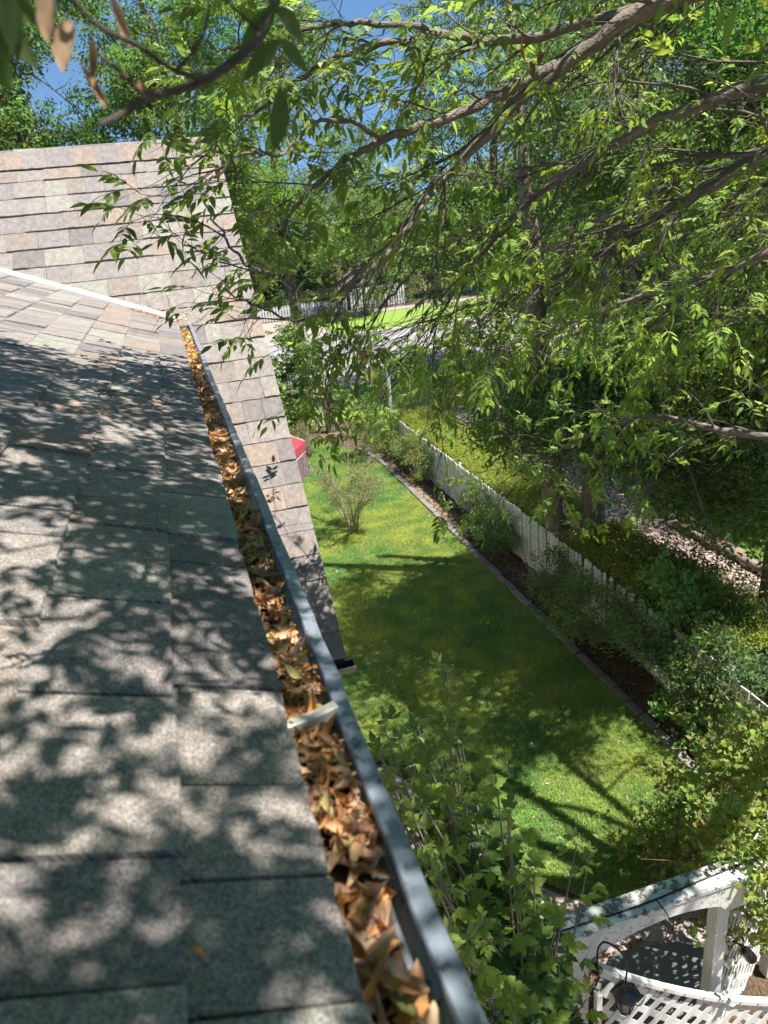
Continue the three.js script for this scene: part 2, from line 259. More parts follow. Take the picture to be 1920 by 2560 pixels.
// a shingle: wedge, butt edge at +x thick, slightly rounded; origin at its lower edge centre, lying along -x, length along z
function shingleGeo(len, depth, t, seed) {
  const R = rng(seed), u0 = R() * 3, v0 = R() * 3, n = 5, pos = [], idx = [], uv = [];
  const wob = Array.from({ length: n + 1 }, () => R.s(0.0035)), lift = Array.from({ length: n + 1 }, () => R.s(0.0022));
  const ring = k => { const z = -len / 2 + len * k / n; return [[-0.010 + wob[k], -0.002, z], [0.0015 + wob[k], t * 0.66 + lift[k], z], [-0.003 + wob[k], t + lift[k], z], [-depth, t * 0.25, z], [-depth, -0.004, z]]; };
  for (let k = 0; k <= n; k++) for (const p of ring(k)) { pos.push(...p); uv.push(u0 + p[2] * 2, v0 + p[0] * 2 + p[1] * 2); }
  const put = q => { for (let k = 0; k < n; k++) for (const s of q) { const a = k * 5 + s; idx.push(a, a + 5, a + 1, a + 1, a + 5, a + 6); } };
  put([0, 1, 2, 3]);
  const g = geoFrom(pos, idx, uv).toNonIndexed();
  // end caps
  const caps = []; for (const k of [0, n]) { const r = ring(k); const tri = [[0, 1, 2], [0, 2, 3], [0, 3, 4]]; for (const q of tri) { const o = k ? q : [q[0], q[2], q[1]]; for (const e of o) caps.push(r[e]); } }
  const cg = new THREE.BufferGeometry(); cg.setAttribute('position', new THREE.Float32BufferAttribute(caps.flat(), 3)); cg.setAttribute('uv', new THREE.Float32BufferAttribute(caps.map(p => [u0 + p[2] * 2, v0 + p[0] * 2 + p[1] * 2]).flat(), 2));
  g.deleteAttribute('normal'); const m = mergeGeometries([g, cg]); m.computeVertexNormals(); m.clearGroups(); return m;
}
const WID1 = [0.17, 0.21, 0.25, 0.29, 0.34, 0.42];
const SHG = {}; const shingle = (w, d, t, k) => SHG[[w, d, t, k]] ??= shingleGeo(w, d, t, k * 17 + Math.round(w * 1000));
{
  const R = rng(101);
  for (let c = 0; c < 9; c++) {
    const lowX = c === 0 ? EX : EX - 0.178 - EXPO * (c - 1), exp = c === 0 ? 0.178 : EXPO; let z = 0.55 - R() * 0.2; const zEnd = valleyZ(lowX - exp * 0.5) + 0.03;
    let up = 0;
    while (z > zEnd + 0.05) {
      let w = R.pick(WID1); if (z - w < zEnd) w = Math.max(0.06, Math.round((z - zEnd) * 50) / 50);
      up = R() < 0.5 ? 1 - up : up; const t = up ? 0.021 : 0.012;
      const m = part('shingle', shingle(w, exp / cosA + 0.02, t, 1 + (R() * 2 | 0)), shPick(R), roof1);
      m.position.set(lowX, EY + M1 * (EX - lowX) + 0.002 + R.s(0.0012), z - w / 2); m.rotation.set(R.s(0.004), R.s(0.003), -TH1 - 0.012);
      z -= w + R.r(0.006, 0.011);
    }
  }
}
part('fascia', bx(0.02, 0.16, 10.8, 0.005, 5.385, -2.35), white, house);
{ // metal valley flashing standing along the join
  const a = V(0.07, EY + 0.035, valleyZ(EX) + 0.05), b = V(-2.3, EY + M1 * (EX + 2.3) + 0.045, valleyZ(-2.3) + 0.03), d = V().subVectors(b, a), L = d.length();
  const g = mergeGeometries([bx(L, 0.075, 0.006, L / 2, 0, 0), bx(L, 0.005, 0.07, L / 2, 0.036, -0.037), bx(L, 0.005, 0.03, L / 2, -0.036, 0.017)]);
  const m = part('valley_flashing', g, white, house); m.position.copy(a); m.quaternion.setFromUnitVectors(X, d.normalize());
}
// gutter: profile swept along z in two lengths
function gutterProfile(dx = 0, dy = 0) { // outer skin x,y going from back top round to the folded lip
  const lip = 5.482 + dy, P = [[0.020, 5.475], [0.020, 5.392], [0.105, 5.392], [0.118, 5.405], [0.132, 5.438], [0.150, 5.448], [0.176, 5.456], [0.184, 5.47], [0.1855, lip - 0.002], [0.1835, lip], [0.1575, lip + 0.001], [0.1545, lip - 0.002], [0.154, lip - 0.014]];
  return P.map(([x, y]) => [x + dx, y]);
}
function sweep(profile, z0, z1, th, seg = 24, wob = 0.0015, seed = 5) { // thin sheet with thickness along z
  const R = rng(seed), n = profile.length, pos = [], idx = [], uv = []; const inner = profile.map(([x, y], k) => { const a = profile[Math.max(0, k - 1)], b = profile[Math.min(n - 1, k + 1)]; let tx = b[0] - a[0], ty = b[1] - a[1]; const l = Math.hypot(tx, ty) || 1; return [x - ty / l * th, y + tx / l * th]; });
  const loop = [...profile, ...inner.reverse()], m = loop.length; let w = 0;
  for (let s = 0; s <= seg; s++) { const z = z0 + (z1 - z0) * s / seg; w = w * 0.7 + R.s(wob); loop.forEach(([x, y], k) => { pos.push(x + (x > 0.1 ? w : 0), y + (x > 0.1 ? w * 0.6 : 0), z); uv.push(k / m * 0.9, z * 1.1); }); }
  for (let s = 0; s < seg; s++) for (let k = 0; k < m; k++) { const a = s * m + k, b = s * m + (k + 1) % m; idx.push(a, b, a + m, b, b + m, a + m); }
  return geoFrom(pos, idx, uv);
}
const creased = g => { const q = g.toNonIndexed(); q.deleteAttribute('normal'); q.computeVertexNormals(); return q; };
const gutter = part('gutter', creased(sweep(gutterProfile(), 1.2, -5.95, 0.0012, 80, 0.0022)), gutterM, house);
part('gutter_section', creased(sweep(gutterProfile(0.004, 0.006), -5.80, -7.78, 0.0012, 14)), gutterM, gutter);
part('end_cap', bx(0.16, 0.085, 0.003, 0.102, 5.437, -7.782), gutterM, gutter);
const HZ = -1.105;
{ // hanger: curved channel strap across the trough
  const hg = mk => { const pos = [], idx = [], n = 10; for (let k = 0; k <= n; k++) { const t = k / n, x = 0.03 + t * 0.128, y = 5.477 + 0.009 * Math.pow(Math.abs(t - 0.35) / 0.65, 2) + 0.002; for (const [dy, dz] of [[-0.022, 0.0135], [0, 0.014], [0.0022, 0.011], [-0.0015, -0.006], [-0.004, -0.014], [-0.007, -0.0135], [-0.0045, -0.004], [-0.002, 0.010], [-0.022, 0.0115]]) pos.push(x, y + dy, dz); }
    for (let k = 0; k < n; k++) for (let s = 0; s < 9; s++) { const a = k * 9 + s, b = k * 9 + (s + 1) % 9; idx.push(a, b, a + 9, b, b + 9, a + 9); } return creased(geoFrom(pos, idx)); };
  const g = hg(); const m = std({ color: col(0.74, 0.71, 0.63), roughness: 0.45, metalness: 0.1 });
  for (const z of [HZ, -4.15, 0.7]) { const h = part('hanger', g, m, gutter); h.position.set(0, 0, z); h.rotation.y = z === HZ ? 0.12 : -0.05; if (z < -2) h.position.y = -0.012; }
  const sc = new THREE.CylinderGeometry(0.004, 0.005, 0.003, 8).rotateZ(Math.PI / 2); for (const z of [HZ, -4.15, -2.6]) part('screw', sc, m, gutter, [0.187, 5.47, z]);
}

// ------------------------------------------------------------------ the sunlit wing with the steep roof
const wing = thing('house_wing', 'steep sunlit shingle roof wing of the house with white rake trim', 'house');
const RK = 0.875, ZE = -5.33, ZR = -9.72, y2 = z => 6.3 - A2 - z;   // rake x, eave z, ridge z
part('wall', bx(6.6, 2.55, 7.0, -2.72, 1.275, -9.55), cream, wing);
{ const s = new THREE.Shape([[6.05, 2.55], [9.72 + 3.67, 2.55], [9.72, 6.95]].map(p => new THREE.Vector2(...p))); const g = new THREE.ExtrudeGeometry(s, { depth: 6.5, bevelEnabled: false }); g.rotateY(Math.PI / 2); part('gable', g, cream, wing, [-5.95, 0, 0]); }
function slopePlate(x0, x1, za, zb, th, fy, off) { const pos = [], pts = [[x0, za], [x1, za], [x1, zb], [x0, zb]]; for (const d of [0, -th]) for (const [x, z] of pts) pos.push(x, fy(z) + off + d, z); return creased(geoFrom(pos, [0, 1, 2, 0, 2, 3, 4, 6, 5, 4, 7, 6, 0, 4, 1, 1, 4, 5, 1, 5, 2, 2, 5, 6, 2, 6, 3, 3, 6, 7, 3, 7, 0, 0, 7, 4], [0, 0, 2, 0, 2, 4, 0, 4, 0, 0, 2, 0, 2, 4, 0, 4])); }
const roof2 = part('roof', slopePlate(-6, RK, ZE, ZR, 0.03, y2, -0.015), felt, wing);
part('rear_slope', slopePlate(-6, RK, ZR - 4.4, ZR, 0.04, z => y2(ZR) - (ZR - z), 0.0), SH.grey, wing);
{
  const R = rng(202), D = 0.2425 / Math.SQRT2; // horizontal run per course
  const WID2 = [0.15, 0.19, 0.23, 0.27, 0.31, 0.38];
  let c = 0;
  for (let z = ZE + 0.01; z > ZR + 0.02; z -= D, c++) {
    const yy = y2(z); const xv = z > valleyZ(EX) ? -0.25 : EX - (-valleyZ(EX) + Math.max(0, 0) - (-z)) * -1 / M1; 
    const xL = Math.max(-1.95, z > valleyZ(EX) ? -0.2 : EX - (valleyZ(EX) - z + 0.02) / M1 - 0.25);
    let x = RK + 0.012, up = 0;
    while (x > xL) {
      let w = R.pick(WID2); up = R() < 0.5 ? 1 - up : up; const t = up ? 0.028 : 0.019;
      if (x === RK + 0.012 && R() < 0.5) w = 0.15;
      const m = part('shingle', shingle(w, 0.262, t, 3 + (R() * 2 | 0)), shPick(R), roof2);
      m.rotation.order = 'YXZ'; m.position.set(x - w / 2, yy + 0.004 + R.s(0.0012), z + R.s(0.002)); m.rotation.set(0, -Math.PI / 2, -Math.PI / 4 - 0.016 + R.s(0.002));
      x -= w + R.r(0.001, 0.003);
    }
  }
  // ridge caps
  for (let x = RK + 0.01; x > -2.0;) { const w = R.r(0.24, 0.30); const t = 0.012; const g = shingle(Math.round(w * 50) / 50, 0.27, t, 5 + (R() * 2 | 0)); const m = part('ridge_cap', g, R.pick([SH.grey, SH.lilac, SH.tan, SH.brown, SH.dark]), roof2);
    m.rotation.order = 'YXZ'; m.position.set(x - w / 2, y2(ZR + 0.175) + 0.034, ZR + 0.175); m.rotation.set(0, -Math.PI / 2, -Math.PI / 4 - 0.02 + R.s(0.006)); x -= w - 0.004; }
}
{ // rake board and drip edge
  const L = Math.hypot(ZR - ZE, ZR - ZE), g = mergeGeometries([bx(0.018, 0.15, L, 0, -0.075, 0), bx(0.006, 0.006, L, 0.008, 0.008, 0)]); const m = part('rake_trim', g, white, wing); m.position.set(RK + 0.003, (y2(ZE) + y2(ZR)) / 2 - 0.012, (ZE + ZR) / 2); m.rotation.x = Math.PI / 4;
}
{ // eave gutter of the wing with its end cap
  const gy = 2.735, g0 = ZE - 0.04, P = [[0, 0.085], [0, 0], [0.075, 0], [0.088, 0.02], [0.11, 0.04], [0.128, 0.07], [0.13, 0.085], [0.112, 0.085], [0.11, 0.078]];
  const pr = P.map(([a, b]) => [a, b]); const g = creased(sweep(pr, -0.95, 4, 0.0014, 4, 0)); g.rotateY(-Math.PI / 2); // local x -> z
  const tan = paintM(0.50, 0.44, 0.38, 0.5); const m = part('eave_gutter', g, tan, wing, [0, gy, g0]);
  const cap = new THREE.Shape([...P.slice(0, 8).map(([a, b]) => new THREE.Vector2(a, b))]); const cg = new THREE.ExtrudeGeometry(cap, { depth: 0.003, bevelEnabled: false }); cg.rotateY(-Math.PI / 2); part('end_cap', cg, tan, m, [0.952, 0, 0]);
  part('back_liner', bx(0.95, 0.07, 0.003, 0.47, 0.045, 0.006), felt, m);
}

// ------------------------------------------------------------------ dry leaves lying in the gutter
function dryGeo(seed, L, W) { const R = rng(seed), n = 6, pos = [], idx = [], uv = [], c1 = R.r(0.4, 1.8), c2 = R.s(1.6), tw = R.s(1.2);
  for (let k = 0; k <= n; k++) { const t = k / n, w = W / 2 * Math.pow(Math.sin(Math.PI * Math.min(1, 0.06 + t * 0.94)), 0.8) * (1 + R.s(0.12)), y = (t - 0.5) * L, zb = c2 * L * 0.25 * (t - 0.5) * (t - 0.5) * 4;
    for (let s = -2; s <= 2; s++) { const a = s / 2 * c1, q = tw * (t - 0.5); const x = Math.sin(a) / c1 * w, z = (1 - Math.cos(a)) / c1 * w * 1.1 + R.s(0.0012); pos.push(x * Math.cos(q) - z * Math.sin(q), y, x * Math.sin(q) + z * Math.cos(q) + zb); uv.push(s / 4 + 0.5, t); } }
  for (let k = 0; k < n; k++) for (let s = 0; s < 4; s++) { const a = k * 5 + s; idx.push(a, a + 1, a + 5, a + 1, a + 6, a + 5); }
  const g = geoFrom(pos, idx, uv); const T = new Tubes().add([V(0, -L / 2, pos[2]), V(0.002, -L * 0.62, pos[2] + 0.004)], [0.0008, 0.0006], 3).geo(); return mergeGeometries([g, T]); }
const DRY = [0, 1, 2, 3, 4, 5, 6].map(k => dryGeo(300 + k, [0.062, 0.072, 0.055, 0.08, 0.05, 0.066, 0.045][k], [0.024, 0.028, 0.032, 0.024, 0.03, 0.036, 0.02][k]));
const dryTex = tex(256, (u, v) => { const m = Math.abs(u - 0.5) < 0.015 ? 1.2 : 1, vein = 0.93 + 0.07 * Math.cos((v * 18 + Math.abs(u - 0.5) * 14) * 6.283 * 0.5), k = (0.62 + 0.35 * n24(u, v) + 0.18 * n64(u, v)) * vein * m; return [k, k * (0.92 + 0.1 * n8(u, v)), k * 0.9]; });
const dryM = (r, g, b) => new THREE.MeshPhysicalMaterial({ color: col(r, g, b), map: dryTex, roughness: 1, transmission: 0.15, thickness: 0, side: THREE.DoubleSide });
const DRYK = [['tan', dryM(0.74, 0.47, 0.33), 'curled tan dry leaf heaped in the metal gutter'], ['brown', dryM(0.48, 0.29, 0.20), 'dull brown dry leaf heaped in the metal gutter'], ['orange', dryM(0.68, 0.36, 0.14), 'orange brown dry leaf heaped in the metal gutter'], ['grey', dryM(0.62, 0.47, 0.39), 'greyish curled dead leaf heaped in the metal gutter'], ['olive', dryM(0.54, 0.50, 0.20), 'yellow olive fading leaf heaped in the metal gutter']];
const heap = z => 5.474 + 0.008 * Math.sin(z * 5.1) + 0.006 * Math.sin(z * 13.7 + 1);
{
  const R = rng(404); // bed of crumbled litter under the leaves
  { const pos = [], idx = [], uv = [], nz = 240, nx = 6; for (let k = 0; k <= nz; k++) for (let s = 0; s <= nx; s++) { const z = 1.0 - 8.7 * k / nz, x = 0.024 + 0.125 * s / nx; pos.push(x, heap(z) - 0.032 + R.s(0.006) - (s === nx ? 0.02 : 0), z); uv.push(x * 3, z * 3); }
    for (let k = 0; k < nz; k++) for (let s = 0; s < nx; s++) { const a = k * (nx + 1) + s; idx.push(a, a + 1, a + nx + 1, a + 1, a + nx + 2, a + nx + 1); }
    const m = lone('leaf_mould', 'dark crumbled leaf mould lining the bottom of the gutter', 'leaf litter', geoFrom(pos, idx, uv), std({ color: col(0.17, 0.11, 0.075), map: soilTex, roughness: 1 })); stuff(m); }
  const place = (z, layer) => { const x = R.r(0.045, 0.140), y = heap(z) - 0.026 + layer * 0.026 + R.s(0.004) - (x > 0.128 ? 0.012 : 0); const d = V(R.s(1), R.s(0.35) + 0.05, R.s(1)), n = V(R.s(0.9), 1, R.s(0.9)); return basis(V(Math.min(0.135, Math.max(0.05, x)), y, z), d, n, R.r(0.65, 1.12)); };
  const pickKind = z => { const t = R(); if (z < -5.4) return t < 0.4 ? 4 : t < 0.8 ? 0 : 3; return t < 0.44 ? 0 : t < 0.62 ? 1 : t < 0.77 ? 2 : t < 0.95 ? 3 : 4; };
  const zs = []; for (let k = 0; k < 290; k++) zs.push(-0.45 - 3.4 * Math.pow(R(), 1.35));
  for (const z of zs) { const k = pickKind(z), m = lone('dry_leaf', DRYK[k][2], 'leaf', R.pick(DRY), DRYK[k][1], null, 'dry leaves heaped in the gutter'); place(z, R()).decompose(m.position, m.quaternion, m.scale); }
  for (let k = 0; k < 5; k++) { const list = []; const N = [620, 330, 190, 300, 120][k]; for (let i = 0; i < N; i++) { let z = 0.9 - 8.6 * R(); if (k === 4 && R() < 0.8) z = -5.5 - 2.2 * R(); list.push({ m: place(z, R() * 0.9), c: tint(R, [1, 1, 1], 0.2, 0.08) }); }
    const im = instanced(numbered('leaf_litter'), DRY[k + 1], DRYK[k][1], list, scene); im.userData.label = `${['tan', 'brown', 'orange', 'greyish', 'olive'][k]} leaf litter packed along the gutter trough`; im.userData.category = 'leaf litter'; }
  // orange chaff and twigs
  const fl = blade(0.013, 0.008, { fold: 0.4, curl: 0.3 }), list = []; for (let i = 0; i < 2600; i++) { const z = R() < 0.7 ? -0.4 - 3.2 * R() : -3.6 - 3.8 * R(); if (Math.sin(z * 3.1) < -0.5) continue; const v = R.r(0.7, 1.2); list.push({ m: basis(V(R.r(0.045, 0.145), heap(z) - 0.014 + R() * 0.014, z), V(R.s(1), R.s(0.4), R.s(1)), V(R.s(1), 1, R.s(1)), R.r(0.6, 1.3)), c: R() < 0.6 ? col(0.55 * v, 0.27 * v, 0.11 * v) : col(0.42 * v, 0.28 * v, 0.18 * v) }); }
  const im = instanced('seed_chaff', fl, std({ color: 0xffffff, roughness: 1, side: THREE.DoubleSide }), list, scene); im.userData.label = 'orange brown seed chaff sprinkled over the gutter leaves'; im.userData.category = 'leaf litter';
  const tw = new Tubes(); for (let i = 0; i < 130; i++) { const z = -0.4 - 7.0 * R(), p = V(R.r(0.05, 0.14), heap(z) + R.r(-0.008, 0.008), z), d = V(R.s(0.05), R.s(0.008), R.s(0.07)); const q = p.clone().add(d); q.x = Math.min(0.145, Math.max(0.045, q.x)); tw.add([p, p.clone().lerp(q, 0.5).add(V(R.s(0.006), 0.003, R.s(0.006))), q], [0.0011, 0.0007], 4); }
  stuff(lone('twig_litter', 'thin brown leaf stalks and twigs mixed through the gutter litter', 'twigs', tw.geo(), bark(0.26, 0.18, 0.12, 0)));
  // pale tendrils and brown needles where the gutter meets the valley
  const td = new Tubes(); const t0 = [[-0.9, -8.2], [-0.35, -8.1], [0.25, -7.9]];
  for (let i = 0; i < 9; i++) { const x = R.r(-0.5, 0.35), y = EY + 0.06 + Math.max(0, -x) * M1, z = valleyZ(x) + R.r(0.05, 0.5); const pts = [V(x, y, z)]; let d = V(R.s(1), 0.15, R.s(1)).normalize(); for (let k = 0; k < 7; k++) { d.add(V(R.s(0.6), R.s(0.25), R.s(0.6))).normalize(); const q = pts[k].clone().addScaledVector(d, 0.09); const rx = Math.max(EY + 0.03 + Math.max(0, EX - q.x) * M1, q.z < valleyZ(EX) + 0.6 ? y2(q.z) + 0.03 : 0); q.y = q.x > EX ? Math.max(q.y, y2(q.z) + 0.03) : Math.max(rx, q.y); pts.push(q); } td.add(curve(pts, 18), [0.005, 0.003], 4); }
  { const pts = [V(0.17, 5.50, -7.3), V(0.24, 5.40, -7.05), V(0.30, 5.1, -6.9), V(0.36, 4.5, -6.5), V(0.40, 4.25, -6.4)].map(p => V(p.x, Math.max(p.y * 0, y2(p.z) + 0.03), p.z)); pts[0].y = 5.49; pts[1].y = Math.max(pts[1].y, 5.0); td.add(curve(pts, 16), [0.005, 0.003], 4); }
  lone('dry_vine', 'pale dry vine tendrils curling over the gutter end at the valley', 'vine', td.geo(), bark(0.50, 0.45, 0.38, 0));
  const nd = []; for (let i = 0; i < 420; i++) { const t = R(), x = 0.05 - 0.42 * t, y = EY + 0.012 + M1 * (EX - x) + R() * 0.02, z = valleyZ(x) + 0.06 + R() * R() * 0.14; const v = R.r(0.7, 1.2); nd.push({ m: basis(V(x, y, z), V(R.s(1), R.s(0.2), R.s(1)), Y, R.r(0.8, 2)), c: col(0.45 * v, 0.24 * v, 0.12 * v) }); }
  const nl = instanced('needle_litter', blade(0.03, 0.006, { fold: 0.3, curl: 0.2 }), std({ color: 0xffffff, roughness: 1, side: THREE.DoubleSide }), nd, scene); nl.userData.label = 'reddish brown needles caught against the valley flashing'; nl.userData.category = 'leaf litter';
  const lf = lone('fallen_leaf', 'single small dry leaf lying on the dark shingles', 'leaf', DRY[0], DRYK[2][1]); basis(V(-0.10, EY + M1 * 0.16 + 0.022, -0.62), V(1, -0.2, 0.6), Y, 0.45).decompose(lf.position, lf.quaternion, lf.scale);
}

// ------------------------------------------------------------------ picket fence along the lawn, with its leaning gate
function picketGeo(w, h, t, top) { const s = new THREE.Shape(); s.moveTo(-w / 2, 0); s.lineTo(w / 2, 0); s.lineTo(w / 2, h - top); if (top > 0.02) { s.quadraticCurveTo(w / 2, h - top * 0.3, 0, h); s.quadraticCurveTo(-w / 2, h - top * 0.3, -w / 2, h - top); } else { s.lineTo(w / 2 - 0.015, h); s.lineTo(-w / 2 + 0.015, h); s.lineTo(-w / 2, h - top); } const g = new THREE.ExtrudeGeometry(s, { depth: t, bevelEnabled: true, bevelThickness: 0.002, bevelSize: 0.002, bevelSegments: 1, curveSegments: 4 }); return g.translate(0, 0, -t / 2); }
const PK = [picketGeo(0.082, 1.0, 0.016, 0.045), picketGeo(0.078, 0.985, 0.016, 0.045), picketGeo(0.085, 1.01, 0.016, 0.045)];
const greyWood = std({ color: col(0.30, 0.27, 0.23), map: barkTex, roughness: 1 });
{
  const R = rng(500), fx = z => 5.55 + (z > -9 ? -0.012 * (z + 9) * (z + 9) * 0.9 : 0), f = thing('picket_fence', 'white picket fence running between the lawn bed and the clipped hedge', 'fence', [5.55, 0, -12.5]);
  for (let z = -19.4; z < -5.9; z += 0.106) { const x = fx(z); const m = part('picket', R.pick(PK), R() < 0.72 ? fenceWhite : fenceGrey, f, [x - 5.55 + R.s(0.004), 0.02 + R.s(0.012) + (z > -9 ? R.s(0.025) : 0), z + 12.5 + R.s(0.004)]); m.rotation.set(R.s(z > -9.5 ? 0.045 : 0.012), Math.PI / 2 + R.s(0.03), R.s(z > -9.5 ? 0.05 : 0.015)); }
  for (const y of [0.25, 0.78]) { const pts = []; for (let z = -19.5; z <= -5.85; z += 0.7) pts.push(z); for (let k = 0; k < pts.length - 1; k += 3) { const z0 = pts[k], z1 = pts[Math.min(pts.length - 1, k + 3)], x0 = fx(z0), x1 = fx(z1), L = Math.hypot(z1 - z0, x1 - x0); const m = part('rail', rb(0.035, 0.085, L - 0.003), fenceGrey, f, [(x0 + x1) / 2 - 5.55 + 0.03, y, (z0 + z1) / 2 + 12.5]); m.rotation.y = Math.atan2(x1 - x0, z1 - z0); } }
  for (let z = -19.3; z < -5.8; z += 2.2) part('post', rb(0.085, 1.02, 0.085), fenceGrey, f, [fx(z) - 5.55 + 0.095, 0.5, z + 12.5]);
  const g = thing('garden_gate', 'white board gate with a diagonal brace beside the honeysuckle', 'gate', [5.36, 0, -5.3]);
  for (let k = 0; k < 6; k++) { const m = part('board', rb(0.018, 0.98 + R.s(0.02), 0.135), fenceWhite, g, [0.01 + R.s(0.004), 0.55 + R.s(0.01), -0.36 + k * 0.148]); m.rotation.set(R.s(0.015), R.s(0.02), 0); }
  const br = part('brace', rb(0.022, 1.05, 0.085), fenceWhite, g, [-0.022, 0.46, -0.05]); br.rotation.x = -0.95;
  part('rail', rb(0.03, 0.085, 0.88), fenceGrey, g, [0.036, 0.28, 0]); part('rail', rb(0.03, 0.085, 0.88), fenceGrey, g, [0.036, 0.86, 0]);
}
{ // concrete edging blocks between lawn and bed
  const R = rng(510), e = thing('lawn_edging', 'row of grey concrete edging blocks between lawn and bed', 'edging', [4.86, 0, -12]); const em = [std({ color: col(0.20, 0.19, 0.19), map: concTex, roughness: 0.95 }), std({ color: col(0.25, 0.235, 0.23), map: concTex, roughness: 0.95 }), std({ color: col(0.16, 0.155, 0.155), map: concTex, roughness: 0.95 })], G = [rb(0.115, 0.1, 0.30, 0.012, 2), rb(0.11, 0.1, 0.285, 0.012, 2), rb(0.12, 0.1, 0.31, 0.012, 2)];
  const path = new THREE.CatmullRomCurve3([V(4.55, 0, -20.6), V(4.82, 0, -19.0), V(4.86, 0, -17), V(4.86, 0, -12), V(4.86, 0, -8), V(4.85, 0, -6.2), V(4.80, 0, -5.35), V(4.58, 0, -4.92), V(4.15, 0, -4.55)]), L = path.getLength(), n = Math.floor(L / 0.312);
  for (let k = 0; k < n; k++) { const p = path.getPointAt((k + 0.5) / n), t = path.getTangentAt((k + 0.5) / n); const m = part('edging_block', R.pick(G), R.pick(em), e, [p.x - 4.86 + R.s(0.008), 0.012 + R.s(0.008), p.z + 12]); m.rotation.set(R.s(0.02), Math.atan2(t.x, t.z) + R.s(0.03), R.s(0.04)); }
}

// ------------------------------------------------------------------ plants
// crown of sprays: list of ellipsoids [cx,cy,cz, rx,ry,rz, n], clumped
function crownList(R, ells, base, { clump = 14, spread = 0.42, size = [0.8, 1.3], up = 0.2, dv = 0.25, shell = 0.45, yellow = 0.0 } = {}) {
  const list = [];
  for (const [cx, cy, cz, rx, ry, rz, n] of ells) for (let k = 0; k < n; k += clump) {
    let a = V(R.n(), R.n(), R.n()); if (a.lengthSq() < 1e-4) a.set(1, 0, 0); a.normalize(); const rr = Math.pow(shell + (1 - shell) * R(), 0.8); const c = V(cx + a.x * rx * rr, cy + a.y * ry * rr, cz + a.z * rz * rr); const b = base.map(v => v * (1 + R.s(0.18)));
    for (let i = 0; i < clump; i++) { const p = c.clone().add(V(R.n() * spread, R.n() * spread * 0.7, R.n() * spread)); const d = V(R.s(1) + a.x * 0.5, R.r(-0.7, 0.6) + up, R.s(1) + a.z * 0.5); const cc = tint(R, b, dv); if (R() < yellow) cc.setRGB(0.26, 0.22, 0.04); list.push({ m: basis(p, d, V(R.s(0.7), 1, R.s(0.7)), R.r(...size)), c: cc }); }
  }
  return list;
}
function twoKinds(list, geos, mat, parent, name = 'foliage') { const h = geos.length; geos.forEach((g, k) => instanced(name, g, mat, list.filter((_, i) => i % h === k), parent)); }
function tree(name, label, base, { h, r, lean = [0, 0], ells, n = 9, green = [0.120, 0.195, 0.034], geos = SPRAY_FAR, mat = LEAFFAR, barkM = barkFar, seed, group, fork = 0.4, size = [0.8, 1.3], spread = 0.5, clump = 14, twigs = 24, dv = 0.25, trunks = [[0, 0]], yellow = 0 }) {
  const R = rng(seed), o = thing(name, label, 'tree', base, group); const B = V(...base);
  const loc = ells.map(e => [e[0] - B.x, e[1] - B.y, e[2] - B.z, ...e.slice(3)]);
  for (const [dx, dz] of trunks) {
    const T = new Tubes(), pts = []; for (let k = 0; k <= 10; k++) { const t = k / 10; pts.push(V(dx * (1 + t * 3) + lean[0] * t * t * h + R.s(r * 0.25), -0.05 + t * h * 0.85, dz * (1 + t * 3) + lean[1] * t * t * h + R.s(r * 0.25))); }
    T.add(curve(pts, 30), t => r * (1 + 0.55 * Math.pow(Math.max(0, 1 - t * 11), 2)) * (1 - 0.72 * t), 12, 0.05, R); part('trunk', T.geo(), barkM, o);
    for (let k = 0; k < n; k++) { const t = fork + (0.98 - fork) * k / n, q = pts[Math.floor(t * 10)].clone(), e = R.pick(loc); const a = V(R.n(), R.n(), R.n()).normalize(), c = V(e[0] + a.x * e[3] * 0.8, e[1] + a.y * e[4] * 0.8, e[2] + a.z * e[5] * 0.8);
      const mid = q.clone().lerp(c, 0.5).add(V(R.s(0.3), 0.35, R.s(0.3))); const L = new Tubes(), cp = curve([q, mid, c], 12); L.add(cp, [r * 0.42 * (1.1 - t), 0.012], 6);
      for (let i = 0; i < twigs / n * 3; i++) { const s = cp[3 + Math.floor(R() * 9)], d = V(R.s(1), R.s(0.7), R.s(1)).normalize().multiplyScalar(R.r(0.4, 1.1)); L.add([s, s.clone().addScaledVector(d, 0.5).add(V(0, R.s(0.08), 0)), s.clone().add(d)], [0.012, 0.004], 4); }
      part('limb', L.geo(), barkM, o); }
  }
  twoKinds(crownList(R, loc, green, { size, spread, clump, dv, yellow }), geos, mat, o);
  return o;
}
